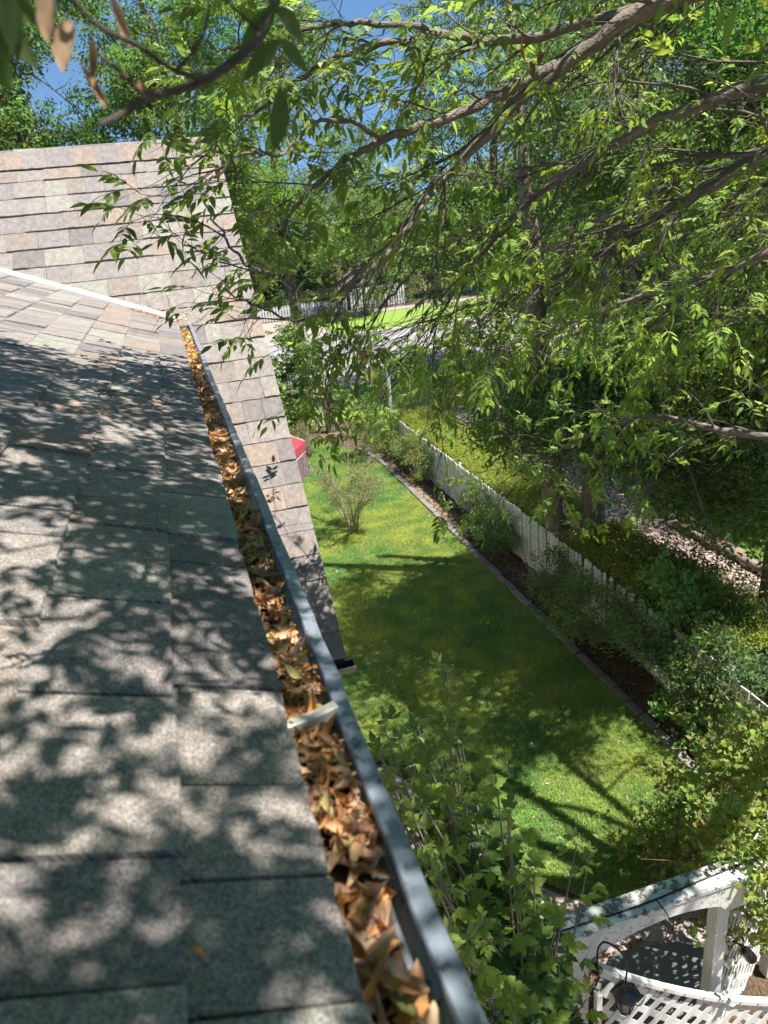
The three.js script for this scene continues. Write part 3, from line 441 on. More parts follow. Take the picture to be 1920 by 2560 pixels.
function bush(name, label, category, base, { ells, green, geos = SPRAY_SMALL, mat = LEAF, stems = 10, h = 1, seed, group, size = [0.8, 1.3], spread = 0.1, clump = 8, stemM = barkTwig, stemR = 0.012, flare = 0.5, shell = 0.4, yellow = 0, dv = 0.25, up = 0.3 }) {
  const R = rng(seed), o = thing(name, label, category, base, group);
  for (let k = 0; k < stems; k++) { const T = new Tubes(), a = R() * 6.28, e = R.pick(ells), tip = V(e[0] + R.s(e[3] * 0.8), e[1] + R.s(e[4] * 0.6), e[2] + R.s(e[5] * 0.8)), s = V(Math.cos(a) * 0.06, 0, Math.sin(a) * 0.06); const cp = curve([s, s.clone().lerp(tip, 0.45).add(V(R.s(0.08) - tip.x * 0.1, h * 0.08, R.s(0.08))), tip], 10); T.add(cp, [stemR, 0.003], 5);
    for (let i = 0; i < 5; i++) { const q = cp[4 + Math.floor(R() * 6)], d = V(R.s(1), R.r(-0.1, 1), R.s(1)).normalize().multiplyScalar(R.r(0.12, 0.35) * h); T.add([q, q.clone().addScaledVector(d, 0.5).add(V(R.s(0.02), 0.01, R.s(0.02))), q.clone().add(d)], [stemR * 0.45, 0.0015], 4); } part('stem', T.geo(), stemM, o); }
  twoKinds(crownList(R, ells, green, { size, spread, clump, shell, yellow, dv, up }), geos, mat, o);
  return o;
}
// clipped hedge behind the fence
{
  const R = rng(600), o = thing('clipped_hedge', 'long clipped hedge with flat leafy top behind the picket fence', 'hedge', [6.22, 0, -13]);
  for (let k = 0; k < 40; k++) { const T = new Tubes(), z = -6.4 + 12.8 * k / 40, b = V(R.s(0.2), 0, z); for (let i = 0; i < 5; i++) { const t = V(R.s(0.42), R.r(0.6, 0.95), z + R.s(0.35)); T.add(curve([b, b.clone().lerp(t, 0.5).add(V(R.s(0.06), 0.05, R.s(0.06))), t], 6), [0.012, 0.003], 4); } part('stem', T.geo(), barkDark, o); }
  const list = []; const wob = vnoise(61, 30);
  for (let k = 0; k < 15000; k++) { const z = R.r(-6.7, 6.6), side = R(); if (Math.abs(z - 2.3) < 0.45) continue; let p, d; const wv = wob(z / 13 + 0.5, 0.3) - 0.5, top = 1.03 + 0.05 * wv; if (side < 0.55) { p = V(R.r(-0.5, 0.52), top - Math.abs(R.n()) * 0.035, z); d = V(R.s(1), R.r(0.0, 0.45), R.s(1)); } else if (side < 0.75) { p = V(-0.5 + Math.abs(R.n()) * 0.07, R.r(0.15, top), z); d = V(-R.r(0.2, 1), R.s(0.8), R.s(1)); } else if (side < 0.92) { p = V(0.52 + wv * 0.2 - Math.abs(R.n()) * 0.08, R.r(0.1, top), z); d = V(R.r(0.2, 1), R.s(0.8), R.s(1)); } else { p = V(R.s(0.45), R.r(0.2, 0.9), z); d = V(R.s(1), R.s(1), R.s(1)); }
    list.push({ m: basis(p, d, V(R.s(0.5), 1, R.s(0.5)), R.r(0.7, 1.15)), c: tint(R, [0.26, 0.30, 0.032], 0.3, 0.15) }); }
  twoKinds(list, SPRAY_SMALL, LEAF, o);
}
// vase shaped shrub on the lawn
{
  const R = rng(610), o = thing('lawn_shrub', 'small open vase shaped shrub with pale stems standing on the lawn', 'shrub', [2.96, 0, -14.58]); const list = [];
  for (let k = 0; k < 13; k++) { const T = new Tubes(), a = k / 13 * 6.28 + R.s(0.2), rr = R.r(0.3, 1.15), tip = V(Math.cos(a) * rr, R.r(1.1, 1.55), Math.sin(a) * rr), b = V(Math.cos(a) * 0.09, 0, Math.sin(a) * 0.09); const cp = curve([b, b.clone().lerp(tip, 0.35).multiply(V(0.8, 1, 0.8)).add(V(R.s(0.04), 0.06, R.s(0.04))), b.clone().lerp(tip, 0.7).add(V(R.s(0.05), 0.05, R.s(0.05))), tip], 14); T.add(cp, [0.021, 0.004], 6);
    for (let i = 0; i < 13; i++) { const q = cp[5 + Math.floor(R() * 10)], d = V(Math.cos(a) * 0.5 + R.s(1), R.r(-0.1, 1), Math.sin(a) * 0.5 + R.s(1)).normalize().multiplyScalar(R.r(0.15, 0.42)), e = q.clone().add(d); T.add([q, q.clone().addScaledVector(d, 0.5).add(V(R.s(0.03), 0.02, R.s(0.03))), e], [0.006, 0.002], 4);
      for (let l = 0; l < 4; l++) { const p = q.clone().lerp(e, R.r(0.3, 1)).add(V(R.s(0.04), R.s(0.04), R.s(0.04))); list.push({ m: basis(p, V(R.s(1), R.r(-0.3, 1), R.s(1)), V(R.s(1), 1, R.s(1)), R.r(0.5, 0.95)), c: tint(R, R() < 0.3 ? [0.24, 0.21, 0.09] : [0.17, 0.2, 0.06], 0.25) }); } }
    part('stem', T.geo(), barkPale, o); }
  twoKinds(list, SPRAY_SMALL, LEAF, o);
}
// shrubs along the fence
const FS = 'self sown shrubs along the fence';
bush('fence_shrub', 'leafy shrub with dark centre at the far corner of the fence', 'shrub', [5.0, 0, -19.4], { ells: [[0.1, 1.0, 0, 0.75, 0.9, 0.8, 420], [0.4, 0.5, 1.2, 0.35, 0.5, 0.6, 150]], green: [0.160, 0.225, 0.046], stems: 14, h: 1.6, seed: 621, group: FS, size: [0.9, 1.5] });
bush('fence_shrub', 'thin shrub with dry grass at its foot against the white pickets', 'shrub', [5.30, 0, -16.9], { ells: [[0, 0.45, 0, 0.28, 0.45, 0.55, 190], [0.1, 0.8, -0.6, 0.22, 0.35, 0.4, 90]], green: [0.192, 0.225, 0.046], stems: 10, h: 0.8, seed: 622, group: FS });
bush('fence_shrub', 'dark ivy like shrub climbing the middle of the fence', 'shrub', [5.36, 0, -13.6], { ells: [[0.1, 0.5, 0, 0.18, 0.5, 0.8, 260], [-0.05, 0.3, 1.2, 0.28, 0.35, 0.8, 240]], green: [0.112, 0.180, 0.040], stems: 12, h: 0.8, seed: 623, group: FS });
bush('fence_shrub', 'shaded shrub below the twin trunk tree on the lawn side', 'shrub', [5.35, 0, -10.8], { ells: [[0.05, 0.3, 0.7, 0.3, 0.3, 0.35, 110], [0.1, 0.6, -1.3, 0.25, 0.35, 0.6, 160], [-0.1, 0.6, 1.0, 0.4, 0.4, 0.4, 150]], green: [0.128, 0.210, 0.046], stems: 14, h: 0.9, seed: 624, group: FS });
bush('fence_shrub', 'sprawling shrub reaching over the edging with bare curled twigs', 'shrub', [5.25, 0, -8.6], { ells: [[0.0, 0.6, 0, 0.45, 0.5, 0.75, 330], [-0.45, 0.55, 0.2, 0.3, 0.15, 0.3, 70], [0.1, 0.75, 1.1, 0.35, 0.45, 0.5, 200]], green: [0.160, 0.240, 0.057], stems: 16, h: 1.1, seed: 625, group: FS, stemM: barkPale });
bush('fence_shrub', 'light green leafy sapling clump covering the near fence', 'shrub', [5.2, 0, -6.6], { ells: [[0.3, 0.95, 0, 0.5, 0.6, 0.7, 300], [0, 0.5, 0.3, 0.3, 0.45, 0.35, 110], [0.55, 1.2, -0.9, 0.4, 0.5, 0.5, 160]], green: [0.176, 0.285, 0.069], geos: SPRAY_ROUND, stems: 16, h: 1.3, seed: 626, group: FS, size: [0.9, 1.5] });
bush('bed_seedling', 'small bright seedling growing in the bare bed by the edging', 'plant', [5.05, 0, -5.95], { ells: [[0, 0.22, 0, 0.14, 0.2, 0.2, 34]], green: [0.13, 0.22, 0.06], geos: SPRAY_ROUND, stems: 5, h: 0.35, seed: 627, stemR: 0.006 });
bush('bed_seedling', 'pale leafy seedling under the twin trunk tree', 'plant', [5.12, 0, -9.9], { ells: [[0, 0.2, 0, 0.2, 0.18, 0.25, 40]], green: [0.13, 0.2, 0.06], geos: SPRAY_ROUND, stems: 5, h: 0.35, seed: 628, stemR: 0.006 });
bush('juniper_bush', 'low grey green spreading bush at the end of the gravel', 'bush', [8.6, 0, -23.2], { ells: [[0, 0.45, 0, 1.9, 0.55, 1.0, 900], [2.2, 0.4, 0.3, 1.3, 0.5, 0.9, 500]], green: [0.13, 0.165, 0.07], stems: 12, h: 0.6, seed: 629, size: [1, 1.6], spread: 0.16 });
bush('ground_bush', 'dark green ferny mass beside the near end of the hedge', 'bush', [6.6, 0, -7.6], { ells: [[0, 0.7, 0, 0.9, 0.6, 1.6, 620], [0.2, 0.9, 2.2, 0.8, 0.7, 1.2, 420], [-1.05, 0.85, 1.1, 0.3, 0.3, 0.7, 150]], green: [0.07, 0.125, 0.04], geos: SPRAY_MID, stems: 14, h: 1.2, seed: 630, size: [0.6, 1.0], spread: 0.2 });
bush('glossy_shrub', 'tall evergreen shrub with glossy yellow green leaves beyond the wing roof', 'shrub', [3.0, 0, -22.4], { ells: [[0, 1.5, 0, 0.75, 1.5, 0.8, 640], [0.3, 2.9, -0.2, 0.5, 0.6, 0.5, 180], [0.75, 2.2, 0.2, 0.4, 0.6, 0.5, 150]], green: [0.12, 0.19, 0.03], geos: SPRAY_GLOSS, mat: LEAFGLOSS, stems: 14, h: 2.4, seed: 631, size: [0.8, 1.25], spread: 0.2, stemR: 0.02, yellow: 0.06 });
bush('dry_bush', 'twiggy half dry bush with tan stems at the lawn corner', 'bush', [3.1, 0, -20.6], { ells: [[0, 0.6, 0, 0.6, 0.5, 0.5, 150]], green: [0.2, 0.18, 0.08], stems: 34, h: 1.1, seed: 632, stemM: barkPale, stemR: 0.009 });
{ // yucca skirt of dead leaves
  const R = rng(640), o = thing('yucca', 'yucca with a skirt of dead tan leaves before the white arbor', 'plant', [4.25, 0, -22.9]); const T = new Tubes().add(curve([V(0, 0, 0), V(0.05, 0.7, 0), V(0.02, 1.35, 0)], 8), [0.13, 0.09], 8); part('trunk', T.geo(), barkDark, o);
  const dead = std({ color: col(0.46, 0.38, 0.27), map: dryTex, roughness: 1, side: THREE.DoubleSide }), g = [blade(0.5, 0.03, { curl: 0.25 }), blade(0.42, 0.028, { curl: 0.4 })];
  for (let k = 0; k < 110; k++) { const a = R() * 6.28, y = R.r(0.75, 1.4), up = y > 1.3 ? 0.6 : -R.r(1.2, 3); const m = part('leaf', R.pick(g), dead, o); basis(V(0.02 + Math.cos(a) * 0.08, y, Math.sin(a) * 0.08), V(Math.cos(a), up, Math.sin(a)), V(Math.cos(a), 1, Math.sin(a)), R.r(0.8, 1.3)).decompose(m.position, m.quaternion, m.scale); }
}
{ // far white arbor and rail at the street side
  const R = rng(650), o = thing('street_arbor', 'white wooden arbor posts and rail at the front of the yard', 'arbor', [4.2, 0, -23.6]);
  for (const x of [-0.25, 0.25]) part('post', rb(0.1, 1.75, 0.1), white, o, [x, 0.87, 0]);
  part('crossbar', rb(2.6, 0.09, 0.1), white, o, [1.1, 1.72, 0]); part('crossbar', rb(0.6, 0.06, 0.05), white, o, [0, 1.0, 0]);
  for (let k = 0; k < 5; k++) part('slat', rb(0.045, 1.55, 0.02), white, o, [-0.16 + k * 0.08, 0.8, -0.06]);
  part('post', rb(0.1, 1.72, 0.1), white, o, [2.35, 0.84, 0]);
  const rock = [0, 1, 2].map(k => { const q = rng(660 + k), g = new THREE.IcosahedronGeometry(0.13, 1), p = g.attributes.position; const mp = {}; for (let i = 0; i < p.count; i++) { const key = [p.getX(i), p.getY(i), p.getZ(i)].map(v => v.toFixed(3)).join(); const s = mp[key] ??= 0.75 + 0.45 * q(); p.setXYZ(i, p.getX(i) * s * 1.25, p.getY(i) * s * 0.7, p.getZ(i) * s); } g.computeVertexNormals(); return g; });
  const rm = [std({ color: col(0.50, 0.38, 0.33), map: soilTex, roughness: 1 }), std({ color: col(0.62, 0.55, 0.49), map: soilTex, roughness: 1 })];
  for (let k = 0; k < 16; k++) { const m = lone('border_rock', 'pinkish border rock at the far edge of the lawn', 'rock', R.pick(rock), R.pick(rm), [3.4 + k * 0.13 + R.s(0.04), 0.05, -22.2 + R.s(0.12) + (k > 9 ? (k - 9) * 0.15 : 0)], 'rocks edging the far lawn'); m.rotation.y = R() * 6; m.scale.setScalar(R.r(0.7, 1.3)); }
  for (let k = 0; k < 14; k++) { const t = k / 13, x = 9.0 + (t > 0.45 ? (t - 0.45) * 3.4 : 0), z = -9.0 - t * 6.6; const m = lone('gravel_border_stone', 'pale stone in the border between gravel and neighbouring grass', 'rock', R.pick(rock), R.pick(rm), [x + R.s(0.05), 0.05, z], 'stones bordering the gravel'); m.rotation.y = R() * 6; m.scale.setScalar(R.r(1.0, 1.7)); }
  const lg = new Tubes().add(curve([V(8.9, 0.08, -7.0), V(8.86, 0.1, -8.4), V(8.9, 0.09, -10.2), V(8.84, 0.1, -11.6)], 24), t => 0.085 - 0.03 * t, 10, 0.06, R); lone('fallen_log', 'weathered log lying along the edge of the pink gravel', 'log', lg.geo(), barkFar);
}
{ // gravel and litter
  const R = rng(670), g = new THREE.IcosahedronGeometry(0.021, 0); g.scale(1.2, 0.6, 1); const list = [], poly = [[6.9, -5.0], [8.8, -5.0], [8.85, -11.2], [10.6, -15.5], [12.2, -20.5], [9.5, -23.6], [7.0, -23.2]];
  for (let k = 0; k < 70000; k++) { const x = R.r(6.8, 12.2), z = R.r(-23.6, -5); if (!inPoly(poly, x, z)) continue; const v = R.r(0.6, 1.25), q = new THREE.Quaternion().setFromEuler(new THREE.Euler(R.s(0.6), R() * 6, R.s(0.6))); const s = R.r(0.6, 1.5); list.push({ m: new THREE.Matrix4().compose(V(x, 0.005, z), q, V(s, s, s)), c: R() < 0.7 ? col(0.52 * v, 0.37 * v, 0.32 * v) : col(0.54 * v, 0.47 * v, 0.42 * v) }); }
  const im = instanced('pink_gravel', g, std({ color: 0xffffff, roughness: 1 }), list, scene); im.userData.label = 'pinkish crushed gravel spread beyond the hedge'; im.userData.category = 'gravel';
  const bed = []; for (let k = 0; k < 5200; k++) { let x, z; if (k < 3400) { x = R.r(4.95, 5.6); z = R.r(-20.5, -4.3); } else { x = R.r(0.6, 4.9); z = R.r(-4.4, -1.6); } const v = R.r(0.5, 1.3); bed.push({ m: basis(V(x, 0.006 + R() * 0.012, z), V(R.s(1), R.s(0.25), R.s(1)), V(R.s(0.6), 1, R.s(0.6)), R.r(0.6, 1.1)), c: R() < 0.5 ? col(0.34 * v, 0.22 * v, 0.16 * v) : col(0.22 * v, 0.14 * v, 0.10 * v) }); }
  const im2 = instanced('fallen_leaves', DRY[2], std({ color: 0xffffff, map: dryTex, roughness: 1, side: THREE.DoubleSide }), bed, scene); im2.userData.label = 'reddish brown dead leaves covering the shaded planting beds'; im2.userData.category = 'leaf litter';
  const bits = []; for (let k = 0; k < 700; k++) { const x = R.r(0.6, 4.8), z = R.r(-20, -4.6); if (!inPoly(LAWN, x, z)) continue; const v = R.r(0.6, 1.1); bits.push({ m: basis(V(x, 0.045 + R() * 0.012, z), V(R.s(1), R.s(0.3), R.s(1)), V(R.s(0.5), 1, R.s(0.5)), R.r(0.5, 1.3)), c: R() < 0.55 ? col(0.55 * v, 0.52 * v, 0.42 * v) : col(0.42 * v, 0.28 * v, 0.17 * v) }); } const im3 = instanced('lawn_debris', blade(0.034, 0.016, { fold: 0.3, curl: 0.25 }), std({ color: 0xffffff, roughness: 1, side: THREE.DoubleSide }), bits, scene); im3.userData.label = 'pale fallen petals and leaf scraps scattered over the lawn'; im3.userData.category = 'leaf litter';
  for (const [x, z, s] of [[2.55, -7.0, 1.6], [3.15, -8.6, 1.2], [2.4, -12.8, 0.9], [3.3, -5.1, 0.9], [3.9, -9.8, 0.8], [2.9, -6.0, 0.7]]) { const m = lone('fallen_leaf', s > 1.5 ? 'large brown dead leaf lying on the dark lawn' : 'small brown dead leaf lying on the lawn grass', 'leaf', DRY[5], DRYK[1][1], null, s > 1.5 ? undefined : 'dead leaves on the lawn'); basis(V(x, 0.055, z), V(R.s(1), 0, R.s(1)), V(R.s(0.3), 1, R.s(0.3)), s).decompose(m.position, m.quaternion, m.scale); }
}
{ // red garden umbrella with spotted net skirt, half hidden by the wing
  const o = thing('garden_umbrella', 'red garden umbrella with a dark spotted net skirt beside the wing', 'umbrella', [0.80, 0.2, -15.1]); const n = 8, rad = 1.42, pos = [], idx = [], uv = [];
  for (let k = 0; k < n; k++) { const seg = []; for (let i = 0; i <= 4; i++) for (let j = 0; j <= 4; j++) { const t = j / 4, u = i / 4, a = (k + u) / n * 6.283 + 0.2, chord = Math.cos(Math.PI / n) / Math.cos((u - 0.5) * 6.283 / n), r = rad * t * chord, sag = 0.05 * Math.sin(Math.PI * u) * t; pos.push(Math.cos(a) * r, 2.55 - 0.62 * Math.pow(t, 1.15) - sag, Math.sin(a) * r); uv.push(u, t); }
    const b = k * 25; for (let i = 0; i < 4; i++) for (let j = 0; j < 4; j++) { const q = b + i * 5 + j; idx.push(q, q + 5, q + 1, q + 1, q + 5, q + 6); } }
  const red = new THREE.MeshPhysicalMaterial({ color: col(0.42, 0.035, 0.06), roughness: 1, transmission: 0.2, thickness: 0, side: THREE.DoubleSide }); part('canopy', geoFrom(pos, idx, uv), red, o);
  const pipe = std({ color: col(0.7, 0.66, 0.64), roughness: 0.8 });
  for (let k = 0; k < n; k++) { const a = k / n * 6.283 + 0.2, a2 = (k + 1) / n * 6.283 + 0.2; const c = Math.cos(a), s = Math.sin(a); part('seam', new Tubes().add([0, 0.35, 0.7, 1].map(t => V(c * rad * t, 2.556 - 0.62 * Math.pow(t, 1.15), s * rad * t)), [0.009, 0.009], 5).geo(), pipe, o);
    const e0 = V(c * rad, 1.93, s * rad), e1 = V(Math.cos(a2) * rad, 1.93, Math.sin(a2) * rad); const vg = [], vi = [], vu = []; for (let i = 0; i <= 8; i++) { const p = e0.clone().lerp(e1, i / 8); const dip = 0.05 * Math.sin(Math.PI * i / 8); vg.push(p.x, 1.93 - 0.05 * Math.sin(Math.PI * i / 8), p.z, p.x * 1.0, 1.72 - dip, p.z * 1.0); vu.push(i / 8, 0, i / 8, 1); } for (let i = 0; i < 8; i++) vi.push(i * 2, i * 2 + 1, i * 2 + 2, i * 2 + 1, i * 2 + 3, i * 2 + 2); part('valance', geoFrom(vg, vi, vu), red, o);
    part('hem', new Tubes().add(Array.from({ length: 9 }, (_, i) => { const p = e0.clone().lerp(e1, i / 8); return V(p.x, 1.72 - 0.05 * Math.sin(Math.PI * i / 8), p.z); }), [0.008, 0.008], 5).geo(), pipe, o);
    const ng = [], nu = [], ni = []; for (let i = 0; i <= 10; i++) { const p = e0.clone().lerp(e1, i / 10), w = 1 + 0.03 * Math.sin(i * 1.9); ng.push(p.x * 0.995, 1.69, p.z * 0.995, p.x * w, 1.2, p.z * w); nu.push(i / 10 * 4, 0, i / 10 * 4, 2); } for (let i = 0; i < 10; i++) ni.push(i * 2, i * 2 + 1, i * 2 + 2, i * 2 + 1, i * 2 + 3, i * 2 + 2); part('net_skirt', geoFrom(ng, ni, nu), netM(), o); }
  part('pole', new THREE.CylinderGeometry(0.022, 0.022, 2.8, 10).translate(0, 1.2, 0), std({ color: col(0.3, 0.2, 0.12), roughness: 0.6 }), o); part('base', new THREE.CylinderGeometry(0.22, 0.25, 0.07, 20).translate(0, -0.163, 0), barkDark, o);
}
function netM() { if (netM.m) return netM.m; const t = tex(128, (u, v) => { const a = (u * 8) % 1 - 0.5, b = (v * 8 + (Math.floor(u * 8) % 2) * 0.5) % 1 - 0.5; return a * a + b * b < 0.075 ? [0.62, 0.5, 0.52] : [0.07, 0.02, 0.045]; }); return netM.m = std({ map: t, roughness: 1, side: THREE.DoubleSide }); }

// ------------------------------------------------------------------ white arbor with lattice at the foot of the house
function lattice(parent, origin, u, W, topAt, bottom, pitch = 0.105, sw = 0.036, seed = 1) { // slats clipped to 0..W and bottom..topAt(s)
  const U = u.clone().normalize(), N = V().crossVectors(U, Y); const R = rng(seed);
  for (const dir of [1, -1]) { const p = pitch * Math.SQRT2; for (let c = -6; c < W + 6; c += p) { // line s = c + dir*(y-bottom)
    let y0 = null, y1 = null; for (let y = bottom; y < bottom + 3.2; y += 0.01) { const s = c + dir * (y - bottom); if (s >= 0 && s <= W && y <= topAt(s)) { if (y0 === null) y0 = y; y1 = y; } } if (y0 === null || y1 - y0 < 0.03) continue;
    const sm = c + dir * ((y0 + y1) / 2 - bottom), L = (y1 - y0) * Math.SQRT2; const m = part('lattice_slat', new THREE.BoxGeometry(sw, L, 0.006), white, parent); const d = U.clone().multiplyScalar(dir).add(Y).normalize(); const pos = origin.clone().addScaledVector(U, sm).setY(origin.y + (y0 + y1) / 2).addScaledVector(N, dir * 0.0036); basis(pos, d, N).decompose(m.position, m.quaternion, m.scale); } }
}
{
  const o = thing('lattice_arbor', 'white arbor with arched beam and lattice panels below the eave', 'arbor', [2.1, 0, -2.8]); const L0 = p => [p[0] - 2.1, p[1], p[2] + 2.8];
  part('post', rb(0.09, 2.12, 0.09), white, o, L0([1.655, 1.06, -2.83])); part('post', rb(0.09, 2.1, 0.09), white, o, L0([2.655, 1.05, -2.83]));
  part('post_trim', rb(0.022, 2.05, 0.05), white, o, L0([1.598, 1.03, -2.80])); 
  // arched beam: two headers and a cap
  const s = new THREE.Shape(); s.moveTo(-1.22, 2.06); s.lineTo(-0.44, 2.06); s.quadraticCurveTo(-0.38, 2.08, -0.34, 2.10); s.quadraticCurveTo(0.12, 2.26, 0.5, 2.12); s.lineTo(0.56, 2.06); s.lineTo(0.80, 2.06); s.lineTo(0.80, 2.278); s.lineTo(-1.22, 2.278); s.closePath(); const hg = new THREE.ExtrudeGeometry(s, { depth: 0.03, bevelEnabled: true, bevelSize: 0.003, bevelThickness: 0.003, bevelSegments: 1, curveSegments: 14 });
  part('header', hg, white, o, [0, 0, 0.012]); part('header', hg, white, o, [0, 0, -0.09]);
  const cp = [], ci = [], cu = []; const nn = 20; for (let k = 0; k <= nn; k++) { const x = -1.26 + 2.1 * k / nn, y = 2.28; for (const [dy, dz] of [[0.004, 0.055], [0.028, 0.055], [0.028, -0.105], [0.004, -0.105]]) { cp.push(x, y + dy, dz); cu.push(x, dz + dy); } } for (let k = 0; k < nn; k++) for (let q = 0; q < 4; q++) { const a = k * 4 + q, b = k * 4 + (q + 1) % 4; ci.push(a, a + 4, b, b, a + 4, b + 4); } ci.push(0, 1, 2, 0, 2, 3);
  const mossT = tex(512, (u, v) => { const m = n24(u, v) * 0.55 + n64(u, v) * 0.35 + n200(u, v) * 0.25, d = m > 0.66 ? 0.22 : m > 0.58 ? 0.55 : 0.95; return [0.86 * d, 0.88 * d, 0.86 * d]; }); part('cap_board', creased(geoFrom(cp, ci, cu)), std({ color: col(0.82, 0.82, 0.80), map: mossT, roughness: 0.8 }), o);
  // left panel with its rail
  part('rail', rb(0.75, 0.06, 0.04), white, o, L0([1.20, 2.00, -2.81])); part('rail', rb(0.75, 0.05, 0.04), white, o, L0([1.20, 1.18, -2.81])); part('stile', rb(0.05, 1.9, 0.04), white, o, L0([0.82, 1.05, -2.81])); lattice(o, V(-1.25, 0, -0.01), X, 0.72, () => 1.99, 0.75, 0.112, 0.046, 1);
  // right panel turned away
  const U = V(0.87, 0, -0.5).normalize(); lattice(o, V(0.60, 0, -0.03), U, 1.25, () => 2.08, 0.5, 0.112, 0.046, 2); const rr = part('rail', rb(1.3, 0.06, 0.04), white, o, [0.60 + U.x * 0.63, 2.10, -0.03 + U.z * 0.63]); rr.rotation.y = 0.52;
  part('post', rb(0.09, 2.1, 0.09), white, o, [0.60 + U.x * 1.32, 1.05, -0.03 + U.z * 1.32]);
  // black light fitting on the right post
  const blk = std({ color: col(0.015, 0.015, 0.018), roughness: 0.4 }); 
  const sp = thing('spot_lamp', 'small black spotlight clamped to the right arbor post', 'lamp', [2.70, 1.78, -2.755]); part('bracket', rb(0.03, 0.05, 0.03), std({ color: col(0.5, 0.5, 0.5), roughness: 0.5 }), sp); part('arm', new Tubes().add([V(0, 0, 0), V(0.02, 0.02, 0.05), V(0.05, 0, 0.08)], [0.008, 0.008], 6).geo(), blk, sp); const hd = part('housing', new THREE.CylinderGeometry(0.03, 0.038, 0.10, 14), blk, sp, [0.07, -0.05, 0.09]); hd.rotation.z = 0.5;
}
{ // swoop topped lattice gate in front
  const o = thing('lattice_gate', 'low white lattice gate with a sweeping curved top rail', 'gate', [2.35, 0, -2.66]); const top = s => 2.12 - 0.93 * s + 0.16 * s * s; // s from 0 at x=1.70
  lattice(o, V(-0.65, 0, 0), X, 1.32, s => top(s) - 0.02, 0.75, 0.115, 0.046, 3); const T = [], ti = []; for (let k = 0; k <= 20; k++) { const s = 1.34 * k / 20, y = top(s); for (const [dy, dz] of [[-0.02, 0.022], [0.014, 0.022], [0.014, -0.022], [-0.02, -0.022]]) T.push(-0.65 + s, y + dy, dz); } for (let k = 0; k < 20; k++) for (let q = 0; q < 4; q++) { const a = k * 4 + q, b = k * 4 + (q + 1) % 4; ti.push(a, a + 4, b, b, a + 4, b + 4); } part('top_rail', creased(geoFrom(T, ti)), white, o);
  part('stile', rb(0.05, 1.17, 0.05), white, o, [0.70, 0.6, 0]); part('stile', rb(0.04, 1.3, 0.035), white, o, [-0.665, 1.25, 0.002]);
  const scr = new THREE.CylinderGeometry(0.006, 0.006, 0.004, 8).rotateX(Math.PI / 2); for (let k = 1; k < 9; k++) part('screw', scr, std({ color: col(0.25, 0.25, 0.25), roughness: 0.5, metalness: 0.6 }), o, [-0.65 + 1.32 * k / 9, top(1.32 * k / 9), 0.024]);
}
{ // lantern on a hooked rod
  const blk = std({ color: col(0.02, 0.021, 0.024), roughness: 0.35, metalness: 0.4 }), o = thing('hanging_lantern', 'black six sided lantern hanging from a hooked rod on the arbor post', 'lantern', [1.72, 1.98, -2.74]); const rod = new Tubes().add(curve([V(0, 0.02, 0.01), V(0, 0.22, 0.02), V(0.025, 0.29, 0.05), V(0.09, 0.25, 0.10), V(0.125, 0.13, 0.12), V(0.125, 0.02, 0.12), V(0.125, -0.02, 0.12)], 30), [0.006, 0.006], 8); part('hook_rod', rod.geo(), blk, o); part('bracket', mergeGeometries([bx(0.05, 0.035, 0.012, -0.01, 0.03, 0), bx(0.02, 0.06, 0.012, 0, 0.03, 0.001)]), blk, o);
  const c = [0.125, 0, 0.12]; const roof = new THREE.CylinderGeometry(0.03, 0.088, 0.055, 6); part('lantern_roof', mergeGeometries([roof.translate(c[0], -0.065, c[2]), new THREE.CylinderGeometry(0.022, 0.036, 0.02, 12).translate(c[0], -0.032, c[2])].map(g => g.toNonIndexed())), blk, o); part('roof_rim', new THREE.CylinderGeometry(0.09, 0.088, 0.008, 6).translate(c[0], -0.096, c[2]), blk, o);
  part('glass', new THREE.CylinderGeometry(0.064, 0.044, 0.125, 6).translate(c[0], -0.163, c[2]), new THREE.MeshPhysicalMaterial({ color: col(0.75, 0.72, 0.66), roughness: 0.35, transmission: 0.7, thickness: 0 }), o);
  for (let k = 0; k < 6; k++) { const a = k / 6 * 6.283; part('bar', new Tubes().add([V(c[0] + Math.sin(a) * 0.066, -0.1, c[2] + Math.cos(a) * 0.066), V(c[0] + Math.sin(a) * 0.046, -0.226, c[2] + Math.cos(a) * 0.046)], [0.005, 0.005], 4).geo(), blk, o); } part('lantern_base', new THREE.CylinderGeometry(0.05, 0.035, 0.014, 6).translate(c[0], -0.232, c[2]), blk, o); part('candle_tube', new THREE.CylinderGeometry(0.012, 0.012, 0.07, 10).translate(c[0], -0.19, c[2]), std({ color: col(0.6, 0.56, 0.48), roughness: 0.7 }), o);
  const w = new Tubes().add(curve([V(0.95, 2.314, -2.80), V(1.5, 2.314, -2.81), V(2.1, 2.315, -2.80), V(2.45, 2.314, -2.82), V(2.85, 2.314, -2.84)], 40), [0.006, 0.006], 6).add(curve([V(2.16, 2.318, -2.80), V(2.17, 2.28, -2.69), V(2.13, 2.0, -2.70), V(2.05, 1.75, -2.68), V(1.95, 1.72, -2.62), V(1.86, 1.84, -2.62)], 30), [0.0035, 0.0035], 5); lone('lamp_cable', 'black cable running along the arbor beam and looping down', 'cable', w.geo(), blk);
}
{ const m = lone('stone_slab', 'flat dark grey slab lying on the ground inside the arbor', 'slab', (() => { const s = new THREE.Shape([[0, 0.1], [0.55, 0], [1.15, 0.12], [1.05, 0.62], [0.3, 0.75], [-0.05, 0.5]].map(p => new THREE.Vector2(...p))); const g = new THREE.ExtrudeGeometry(s, { depth: 0.06, bevelEnabled: true, bevelSize: 0.008, bevelThickness: 0.008, bevelSegments: 2 }); g.rotateX(-Math.PI / 2); return g; })(), std({ color: col(0.16, 0.17, 0.165), map: concTex, roughness: 0.85 }), [2.42, -0.005, -3.3]); }

